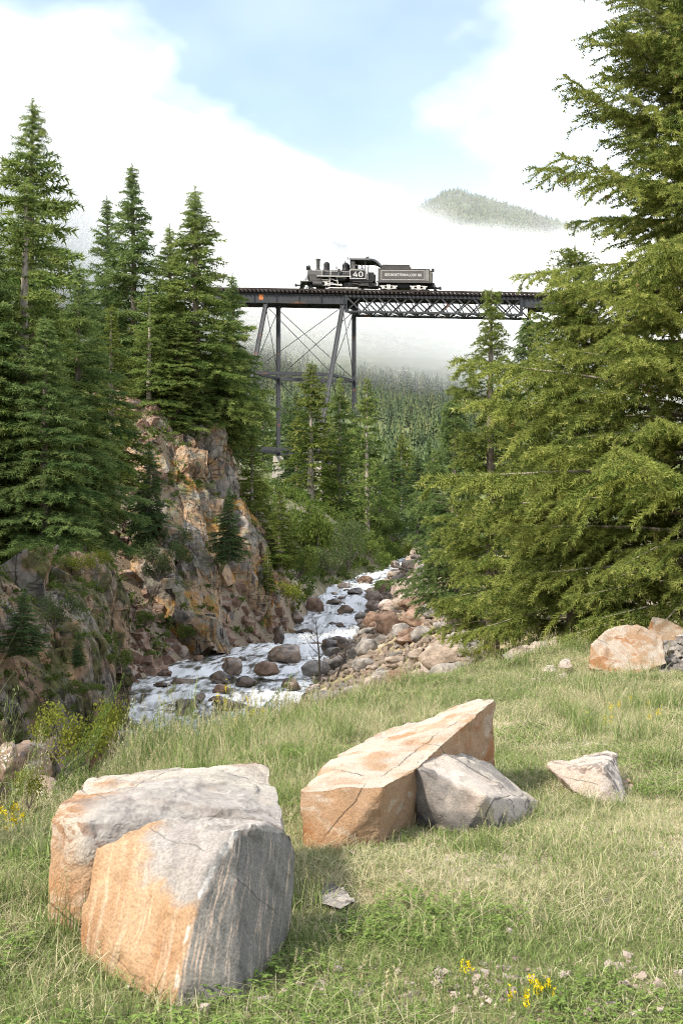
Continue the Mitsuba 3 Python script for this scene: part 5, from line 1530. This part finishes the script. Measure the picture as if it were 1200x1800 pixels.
def lm(mesh, zs=1.10):
    return LT(np.asarray(mesh[0]) * [1, 1, zs]), mesh[1]


def lpart(root, name, mesh, mat='mat_loco_black', smooth=False):
    return put(numbered(f'{root}__{name}'), lm(mesh, 1.10 if root == 'steam_locomotive' else 1.0), mat, smooth=smooth)


def cyl_x(x0, x1, y, z, r, n=24, r1=None):
    return tube(np.array([[x0, y, z], [(x0 + x1) / 2, y, z], [x1, y, z]]), [r, (r + (r1 or r)) / 2, r1 or r], n)


def cyl_y(x, z, y0, y1, r, n=20):
    return tube(np.array([[x, y0, z], [x, (y0 + y1) / 2, z], [x, y1, z]]), r, n)


def lathe_z(x, y, prof, n=20):
    """Turned round an upright axis: profile of (radius, height)."""
    p = np.array(prof, float)
    return tube(np.stack([0 * p[:, 0] + x, 0 * p[:, 0] + y, p[:, 1] + np.arange(len(p)) * 1e-4], 1), np.maximum(p[:, 0], 0.004), n)


def bx(x0, x1, y0, y1, z0, z1):
    return box(((x0 + x1) / 2, (y0 + y1) / 2, (z0 + z1) / 2), (abs(x1 - x0), abs(y1 - y0), abs(z1 - z0)))


def wheel(x, z, y, r, spokes=10):
    s = -1 if y < 0 else 1
    an = np.linspace(0, 2 * np.pi, 25)
    rim = tube(np.stack([x + np.cos(an) * r * .90, 0 * an + y, z + np.sin(an) * r * .90], 1), r * 0.10, 6, False)
    parts_ = [rim, cyl_y(x, z, y - 0.07, y + 0.07, r * 0.24, 12)]
    for k in range(spokes):
        a = k * 2 * np.pi / spokes
        parts_.append(bar([x, y, z], [x + math.cos(a) * r * .88, y, z + math.sin(a) * r * .88], 0.06, 0.07, (0, 1, 0)))
    return cat_meshes(parts_)


LK = 'steam_locomotive'
tag(LK, 'black narrow gauge steam locomotive numbered 40 crossing the viaduct', 'locomotive')
BZ, BRr = 1.62, 0.60
lpart(LK, 'smokebox', cat_meshes([cyl_x(1.25, 2.75, 0, BZ, BRr + .02), cyl_x(1.17, 1.26, 0, BZ, BRr * .86), cyl_x(1.10, 1.18, 0, BZ, 0.2)]), 'mat_loco_grey', 40)
lpart(LK, 'boiler', cat_meshes([cyl_x(2.75, 5.0, 0, BZ, BRr), cyl_x(5.0, 6.1, 0, BZ + .03, BRr, r1=BRr + .1)]), 'mat_loco_black', 40)
for xb in (2.76, 3.75, 4.85):
    lpart(LK, 'boiler_band', cyl_x(xb, xb + .05, 0, BZ, BRr + .018), 'mat_rod', 40)
lpart(LK, 'chimney', lathe_z(2.27, 0, [(0.34, 2.12), (0.25, 2.28), (0.21, 2.40), (0.235, 3.15), (0.27, 3.20), (0.27, 3.33), (0.2, 3.34), (0.18, 3.0)]), 'mat_loco_grey', 40)
lpart(LK, 'sand_dome', lathe_z(3.25, 0, [(0.46, 2.10), (0.37, 2.24), (0.345, 2.36), (0.345, 2.74), (0.36, 2.78), (0.30, 2.92), (0.16, 3.03), (0.04, 3.06)]), 'mat_loco_black', 40)
bell = lpart(LK, 'bell', cat_meshes([lathe_z(4.3, 0, [(0.17, 2.42), (0.13, 2.50), (0.10, 2.62), (0.05, 2.70), (0.02, 2.82)], 14), bar([4.3, -.22, 2.2], [4.3, -.20, 2.72], 0.05), bar([4.3, .22, 2.2], [4.3, .20, 2.72], 0.05), bar([4.3, -.2, 2.70], [4.3, .2, 2.70], 0.04)]), 'mat_rod', 40)
lpart(LK, 'steam_dome', lathe_z(5.4, 0, [(0.52, 2.12), (0.44, 2.28), (0.405, 2.40), (0.40, 2.66), (0.42, 2.70), (0.34, 2.86), (0.18, 2.97), (0.05, 3.0)]), 'mat_loco_black', 40)
lpart(LK, 'whistle', cat_meshes([lathe_z(5.60, -.12, [(0.03, 2.9), (0.03, 3.25), (0.06, 3.27), (0.06, 3.58), (0.02, 3.62)], 8), lathe_z(5.32, .1, [(0.05, 2.95), (0.08, 3.10), (0.05, 3.2), (0.02, 3.24)], 8)]), 'mat_loco_black')
lpart(LK, 'headlight', cat_meshes([cyl_x(1.02, 1.42, 0, 2.42, 0.20, 16), cyl_x(0.96, 1.03, 0, 2.42, 0.24, 16), bx(1.1, 1.6, -.2, .2, 2.16, 2.24), lathe_z(1.2, 0, [(0.08, 2.6), (0.06, 2.74), (0.09, 2.76)], 8)]), 'mat_loco_black', 40)
lpart(LK, 'saddle', cat_meshes([bx(1.55, 2.55, -.42, .42, 0.62, 1.15), bx(1.15, 6.0, -.34, .34, 0.55, 0.85)]), 'mat_loco_black')
lpart(LK, 'smokebox_brace', cat_meshes([bar([0.62, y, 0.92], [1.28, y, 1.75], 0.05) for y in (-.34, .34)]), 'mat_loco_grey')
for y in (-0.86, 0.86):
    lpart(LK, 'cylinder', cat_meshes([cyl_x(1.95, 2.85, y, 0.72, 0.27, 18), cyl_x(1.90, 1.97, y, 0.72, 0.30, 18), cyl_x(2.84, 2.90, y, 0.72, 0.30, 18), bx(2.0, 2.8, y - .24, y + .24, 0.95, 1.18)]), 'mat_loco_grey', 40)
    lpart(LK, 'crosshead_guide', cat_meshes([bar([2.85, y, 0.90], [3.75, y, 0.90], 0.08, 0.06), bar([2.85, y, 0.56], [3.75, y, 0.56], 0.08, 0.06), bx(3.2, 3.5, y - .06, y + .06, .54, .92), bar([3.75, y, .5], [3.75, y, 1.4], .08, .1), bar([2.9, y - .02, 1.08], [3.75, y, 1.08], .05)]), 'mat_rod')
    lpart(LK, 'main_rod', cat_meshes([bar([3.3, y * 1.03, 0.72], [5.02, y * 1.03, 0.60], 0.06, 0.13), cyl_y(5.02, 0.60, y * 1.03 - .06, y * 1.03 + .06, .12, 12)]), 'mat_rod')
    lpart(LK, 'side_rod', bar([3.55, y * .96, 0.34], [6.85, y * .96, 0.34], 0.06, 0.11), 'mat_rod')
    lpart(LK, 'valve_gear', cat_meshes([bar([3.6, y, 1.30], [4.55, y, 0.98], .05, .07), bar([4.55, y, 1.25], [4.7, y, 0.55], .05, .09), bar([4.4, y, 1.35], [5.6, y, 1.30], .05, .06)]), 'mat_rod')
    for k, xw in enumerate((3.55, 4.65, 5.75, 6.85)):
        w = lpart(LK, 'driving_wheel', wheel(xw, 0.47, y * .70, 0.47, 12), 'mat_loco_black')
        an = np.linspace(math.pi * 1.12, math.pi * 1.88, 9)
        pts = [[xw + math.cos(a) * .41, yy, 0.47 + math.sin(a) * .41] for a in an for yy in (y * .74, y * .80)]
        hm = m3.Manifold.hull_points(pts).to_mesh()
        lpart(LK, 'counterweight', (np.array(hm.vert_properties[:, :3], float), np.array(hm.tri_verts)), 'mat_rod')
    lpart(LK, 'pilot_wheel', wheel(1.42, 0.33, y * .70, 0.33, 8), 'mat_loco_black')
    lpart(LK, 'running_board', bx(2.35, 6.15, y - .28, y + .25, 1.40, 1.45), 'mat_loco_black')
    lpart(LK, 'running_board_edge', bx(2.35, 6.15, y * 1.33 - .015, y * 1.33 + .015, 1.38, 1.47), 'mat_white')
    lpart(LK, 'handrail', bar([1.7, y * .72, 2.02], [6.1, y * .72, 2.02], 0.035), 'mat_rod')
    lpart(LK, 'air_tank', cyl_x(3.9, 5.5, y * .82, 1.17, 0.17, 14), 'mat_loco_black', 40)
    lpart(LK, 'step', cat_meshes([bar([1.15, y * .9, 1.35], [1.0, y * .9, 0.85], .05), bx(.9, 1.2, y - .15, y + .15, .82, .86)]), 'mat_loco_black')
    lpart(LK, 'pipe', tube(np.array([[2.9, y * .75, 1.5], [3.0, y * .8, 2.0], [3.2, y * .45, 2.2]]), 0.03, 6), 'mat_loco_grey')
lpart(LK, 'air_pump', cat_meshes([lathe_z(4.75, -.78, [(0.15, 1.45), (0.16, 1.5), (0.16, 1.85), (0.10, 1.88), (0.10, 1.95), (0.15, 1.97), (0.15, 2.2), (0.06, 2.24)], 12)]), 'mat_loco_grey', 40)
lpart(LK, 'turret', lathe_z(5.95, 0, [(0.15, 2.2), (0.14, 2.45), (0.06, 2.5), (0.05, 2.7)], 10), 'mat_loco_black')
lpart(LK, 'pilot_deck', cat_meshes([bx(0.55, 2.0, -.95, .95, 0.86, 0.94), bx(0.45, 0.62, -1.0, 1.0, 0.62, 0.96), bx(1.5, 2.3, -1.0, -.62, .95, 1.42)]), 'mat_loco_grey')
cow = []
for k in range(11):
    y = -0.85 + 1.7 * k / 10
    cow.append(bar([0.50, y, 0.68], [0.02 + abs(y) * .42, y * 0.92, 0.12], 0.06, 0.07))
cow += [bar([0.0, 0, .12], [0.38, .82, .12], .08), bar([0, 0, .12], [0.38, -.82, .12], .08)]
lpart(LK, 'cowcatcher', cat_meshes(cow), 'mat_loco_black')
lpart(LK, 'coupler', cat_meshes([bx(-.22, .5, -.08, .08, .58, .72), bx(-.34, -.14, -.13, .13, .52, .80)]), 'mat_loco_black')
# the cab
cab_z0, cab_z1 = 1.05, 3.12
for y in (-1.12, 1.12):
    s = -1 if y < 0 else 1
    lpart(LK, 'cab_side', cat_meshes([bx(6.05, 7.78, y - .02, y + .02, 1.12, 2.12), bx(6.05, 6.15, y - .02, y + .02, 2.12, cab_z1), bx(7.68, 7.78, y - .02, y + .02, 2.12, cab_z1), bx(6.15, 7.68, y - .02, y + .02, 3.0, cab_z1), bx(6.55, 6.61, y - .02, y + .02, 2.12, 3.0)]), 'mat_loco_black')
    yo = y + s * 0.032
    lpart(LK, 'number_panel', cat_meshes([bx(6.0, 7.82, yo - .008, yo + .008, 1.20, 1.27), bx(6.0, 7.82, yo - .008, yo + .008, 2.02, 2.09), bx(6.0, 6.07, yo - .008, yo + .008, 1.27, 2.02), bx(7.75, 7.82, yo - .008, yo + .008, 1.27, 2.02)]), 'mat_white')
    tx = meshkit.text_mesh('40', 0.50, 0.015, bold=True)
    tv, tf = np.array(tx.vertices), np.array(tx.faces)
    tv[:, 0] *= 1.35
    wd = tv[:, 0].max()
    if s < 0:
        q = np.stack([6.91 - wd / 2 + tv[:, 0], np.full(len(tv), yo - .0) - tv[:, 2], 1.40 + tv[:, 1]], 1)
    else:
        q = np.stack([6.91 + wd / 2 - tv[:, 0], np.full(len(tv), yo) + tv[:, 2], 1.40 + tv[:, 1]], 1)
    lpart(LK, 'number', (q, tf), 'mat_white')
    lpart(LK, 'window_shade', bx(6.17, 6.52, y - .01, y + .01, 2.14, 2.98), 'mat_loco_grey')
    lpart(LK, 'armrest', bx(6.15, 7.7, y + s * .02, y + s * .12, 2.10, 2.15), 'mat_rod')
    lpart(LK, 'grab_iron', tube(np.array([[7.98, y * .95, 1.1], [7.98, y * .95, 2.3], [8.05, y * .9, 2.45]]), 0.035, 6), 'mat_white')
    lpart(LK, 'cab_post', bar([8.85, y * .88, 1.0], [8.85, y * .88, 2.7], 0.06), 'mat_loco_grey')
    lpart(LK, 'cab_step', cat_meshes([bar([8.1, y * .95, 1.1], [8.1, y * .95, .45], .05), bar([8.5, y * .95, 1.1], [8.5, y * .95, .45], .05), bx(8.05, 8.55, y * .95 - .12, y * .95 + .12, .42, .46), bx(8.05, 8.55, y * .95 - .12, y * .95 + .12, .72, .76)]), 'mat_loco_black')
lpart(LK, 'cab_front', cat_meshes([bx(6.03, 6.07, -1.10, -.75, 2.0, cab_z1), bx(6.03, 6.07, .75, 1.10, 2.0, cab_z1), bx(6.03, 6.07, -.75, .75, 2.5, 3.3)]), 'mat_loco_black')
lpart(LK, 'cab_floor', cat_meshes([bx(6.05, 8.7, -1.1, 1.1, 1.04, 1.12), bx(6.1, 7.3, -.7, .7, .7, 1.04), bx(6.2, 7.6, -.55, .55, 1.12, 2.3), bx(7.9, 8.6, -.9, -.3, 1.12, 1.9), bx(7.9, 8.6, .3, .9, 1.12, 1.9)]), 'mat_loco_black')
arc = np.linspace(-1, 1, 15)


def roof(x0, x1, drop0, drop1, zc=3.42, half=1.28, th=0.05):
    rows = []
    for x, dp_ in ((x0, drop0), (x1, drop1)):
        for t_ in (0, th):
            rows.append(np.stack([0 * arc + x, arc * half, zc - dp_ - 0.34 * arc ** 2 - t_], 1))
    n = len(arc); v = np.vstack(rows); f = []
    for k in range(n - 1):
        a, b, c, d = k, n + k, 2 * n + k, 3 * n + k
        f += [[a, a + 1, c + 1], [a, c + 1, c], [b, d + 1, b + 1], [b, d, d + 1], [a, b, b + 1], [a, b + 1, a + 1], [c, d + 1, d], [c, c + 1, d + 1]]
    e = n - 1
    f += [[0, 2 * n, 3 * n], [0, 3 * n, n], [e, n + e, 3 * n + e], [e, 3 * n + e, 2 * n + e]]
    return v, np.array(f)


lpart(LK, 'cab_roof', cat_meshes([roof(5.95, 8.25, 0, 0), bx(7.55, 7.95, -.2, .2, 3.40, 3.50), bar([7.6, 0, 3.5], [8.0, 0, 3.62], .3, .04)]), 'mat_loco_grey')
can = []
for k in range(5):
    a0, a1 = k / 5, (k + 1) / 5
    can.append(roof(8.25 + 1.15 * a0, 8.25 + 1.15 * a1, 0.02 + .62 * a0 ** 2.2, 0.02 + .62 * a1 ** 2.2, half=1.27))
lpart(LK, 'rear_canopy', cat_meshes(can), 'mat_loco_black')
lpart(LK, 'firebox', cat_meshes([bx(5.9, 7.6, -.62, .62, .55, 1.1), bx(7.2, 8.5, -.5, .5, .5, 1.0)]), 'mat_loco_black')
lpart(LK, 'trailing_frame', cat_meshes([bx(7.0, 8.9, -.85, -.72, .55, .85), bx(7.0, 8.9, .72, .85, .55, .85), tube(np.array([[6.3, -1.0, .75], [7.2, -1.05, .62], [8.2, -1.05, .7]]), .06, 6), tube(np.array([[6.3, -1.0, .95], [7.4, -1.05, .88], [8.6, -1.0, .95]]), .035, 6)]), 'mat_loco_grey')

TK = 'tender'
tag(TK, 'brown grey tender lettered in white, coupled behind the locomotive', 'tender')
tb = m3.Manifold.hull_points([[x, y, z] for x in (9.28, 14.75) for y in (-1.2, 1.2) for z in (1.12, 2.40)]).to_mesh()
lpart(TK, 'water_tank', bx(9.28, 14.75, -1.2, 1.2, 1.12, 2.42), 'mat_tender')
cb = m3.Manifold.hull_points([[9.35, -1.12, 2.42], [9.35, 1.12, 2.42], [12.85, -1.12, 2.42], [12.85, 1.12, 2.42], [9.62, -1.18, 2.86], [9.62, 1.18, 2.86], [12.55, -1.18, 2.86], [12.55, 1.18, 2.86], [9.62, -1.18, 2.80]]).to_mesh()
lpart(TK, 'coal_bunker', (np.array(cb.vert_properties[:, :3], float), np.array(cb.tri_verts)), 'mat_loco_grey')
lpart(TK, 'coal_bunker_rim', cat_meshes([bx(9.6, 12.6, -1.22, -1.17, 2.82, 2.89), bx(9.6, 12.6, 1.17, 1.22, 2.82, 2.89)]), 'mat_tender')
lpart(TK, 'filler_hatch', cat_meshes([lathe_z(13.3, 0, [(0.34, 2.40), (0.34, 2.62), (0.25, 2.68), (0.05, 2.72)], 14), bar([13.0, -.5, 2.55], [13.6, -.5, 2.55], .1)]), 'mat_loco_grey')
lpart(TK, 'tank_cover', bx(9.25, 14.78, -1.24, 1.24, 2.40, 2.46), 'mat_loco_grey')
for y in (-1.2, 1.2):
    s = -1 if y < 0 else 1
    yo = y + s * .006
    e = .006
    lpart(TK, 'border_line', cat_meshes([bx(9.50, 14.25, yo - e, yo + e, 1.26, 1.30), bx(9.50, 14.25, yo - e, yo + e, 2.24, 2.28), bx(9.50, 9.54, yo - e, yo + e, 1.30, 2.24), bx(14.21, 14.25, yo - e, yo + e, 1.30, 2.24)]), 'mat_white')
    tx = meshkit.text_mesh('GEORGETOWN LOOP RR', 0.27, 0.01, bold=True)
    tv, tf = np.array(tx.vertices), np.array(tx.faces)
    tv[:, 0] *= 4.05 / tv[:, 0].max()
    tv[:, 0] -= 2.02
    q = np.stack([11.87 - s * tv[:, 0], y + s * (0.002 + tv[:, 2]), 1.66 + tv[:, 1]], 1)
    lpart(TK, 'lettering', (q, tf), 'mat_white')
    lpart(TK, 'corner_strip', cat_meshes([bx(14.42, 14.48, yo - .02, yo + .02, 1.14, 2.40), bx(14.62, 14.66, yo - .02, yo + .02, 1.14, 2.40)]), 'mat_white')
    lpart(TK, 'side_sill', bx(9.0, 15.1, y - .04, y + .04, 0.94, 1.10), 'mat_loco_grey')
    for xt in (10.3, 13.55):
        tk = lpart(TK, 'truck_frame', cat_meshes([bar([xt - .95, y * .82, .60], [xt - .25, y * .82, .30], .10, .09), bar([xt - .25, y * .82, .30], [xt + .25, y * .82, .30], .10, .09), bar([xt + .25, y * .82, .30], [xt + .95, y * .82, .60], .10, .09), bar([xt - .95, y * .82, .62], [xt + .95, y * .82, .62], .10, .08),
                                                     bx(xt - .2, xt + .2, y * .82 - .08, y * .82 + .08, .32, .75), bx(xt - .78, xt - .48, y * .82 - .1, y * .82 + .1, .28, .58), bx(xt + .48, xt + .78, y * .82 - .1, y * .82 + .1, .28, .58)]), 'mat_rod')
        for xw in (xt - .63, xt + .63):
            lpart(TK, 'wheel', cat_meshes([cyl_y(xw, .35, y * .66 - .06, y * .66 + .06, .35, 20)]), 'mat_loco_black', 40)
lpart(TK, 'underframe', cat_meshes([bx(9.0, 15.1, -.5, .5, .62, .95), bx(9.1, 15.0, -1.15, 1.15, .95, 1.12), bx(11.2, 12.6, -.8, .8, .5, .95)]), 'mat_loco_black')
lpart(TK, 'end_panel', bx(14.76, 14.80, -1.15, 1.15, 1.14, 2.38), 'mat_tender_end')
lpart(TK, 'rear_lamp', cat_meshes([bx(14.85, 15.15, -.15, .15, 2.45, 2.75), bx(14.6, 15.1, -.25, .25, 2.42, 2.46)]), 'mat_loco_black')
lpart(TK, 'ladder', cat_meshes([bar([15.0, -.85, 1.0], [15.0, -.85, 2.5], .04), bar([15.0, -.5, 1.0], [15.0, -.5, 2.5], .04)] + [bar([15.0, -.85, z], [15.0, -.5, z], .04) for z in np.arange(1.2, 2.5, .3)]), 'mat_loco_grey')
lpart(TK, 'rear_beam', cat_meshes([bx(15.05, 15.25, -1.1, 1.1, .6, 1.0), bx(15.2, 15.85, -.1, .1, .55, .72), bx(15.7, 15.92, -.15, .15, .48, .8), bar([15.2, -1.0, .6], [15.4, -1.0, .25], .06), bx(15.2, 15.55, -1.15, -.8, .22, .27)]), 'mat_loco_black')
lpart(TK, 'front_bulkhead', bx(9.2, 9.28, -1.15, 1.15, 1.1, 2.5), 'mat_loco_grey')
lpart(TK, 'coal', cat_meshes([(block_mesh(rh, rh.uniform(.12, .3) * np.ones(3))[0] + [rh.uniform(9.8, 12.4), rh.uniform(-.9, .9), 2.84], block_mesh(np.random.default_rng(1), .2 * np.ones(3))[1]) for _ in range(0)] or [bx(9.7, 12.5, -1.1, 1.1, 2.7, 2.84)]), 'mat_coal')


# the driver at the cab window
def skin_figure(bones, rad, edge=0.03, it=6):
    m = m3.Manifold()
    for a, b in bones:
        pts = []
        for j in (a, b):
            sp = trimesh.creation.icosphere(1, rad[j]).vertices + np.array(JN[j])
            pts += sp.tolist()
        m = m + m3.Manifold.hull_points(pts)
    mm = m.refine_to_length(edge).to_mesh()
    tm = trimesh.Trimesh(np.array(mm.vert_properties[:, :3], float), np.array(mm.tri_verts)); tm.merge_vertices()
    trimesh.smoothing.filter_taubin(tm, iterations=it)
    return np.array(tm.vertices), np.array(tm.faces)


JN = dict(hip=(7.38, -.62, 1.62), belly=(7.37, -.64, 1.85), chest=(7.34, -.68, 2.16), neck=(7.31, -.71, 2.36), head=(7.28, -.73, 2.52), crown=(7.29, -.73, 2.60), sl=(7.33, -.90, 2.27), sr=(7.33, -.48, 2.27), el=(7.24, -1.04, 2.02), er=(7.08, -.45, 2.03),
          hl=(6.98, -1.06, 2.14), hr=(6.88, -.48, 2.12), kl=(6.98, -.80, 1.64), kr=(6.98, -.48, 1.64), fl=(6.95, -.80, 1.2), fr=(6.95, -.48, 1.2))
RD = dict(hip=.16, belly=.155, chest=.165, neck=.06, head=.10, crown=.09, sl=.085, sr=.085, el=.052, er=.052, hl=.038, hr=.038, kl=.075, kr=.075, fl=.05, fr=.05)
PK = 'person'
tag(PK, 'person in a blue shirt sitting at the locomotive cab window', 'person')
put(f'{PK}__body', lm(skin_figure([('hip', 'belly'), ('belly', 'chest'), ('chest', 'neck'), ('neck', 'head'), ('head', 'crown'), ('sl', 'sr'), ('sl', 'chest'), ('sr', 'chest'), ('sl', 'el'), ('el', 'hl'), ('sr', 'er'), ('er', 'hr'), ('hip', 'kl'), ('hip', 'kr'), ('kl', 'fl'), ('kr', 'fr')], RD)), 'mat_skin', smooth=True)
RS = {k: v + .018 for k, v in RD.items()}
put(f'{PK}__shirt', lm(skin_figure([('hip', 'belly'), ('belly', 'chest'), ('sl', 'sr'), ('sl', 'chest'), ('sr', 'chest'), ('sl', 'el'), ('sr', 'er')], RS)), 'mat_cloth_blue', smooth=True)
put(f'{PK}__cap', lm((trimesh.creation.icosphere(2, 1).vertices * [.12, .115, .07] + [7.285, -.73, 2.63], trimesh.creation.icosphere(2, 1).faces)), 'mat_cloth_blue', smooth=True)
lpart(LK, 'seat', bx(7.15, 7.6, -.95, -.35, 1.12, 1.48), 'mat_loco_black')
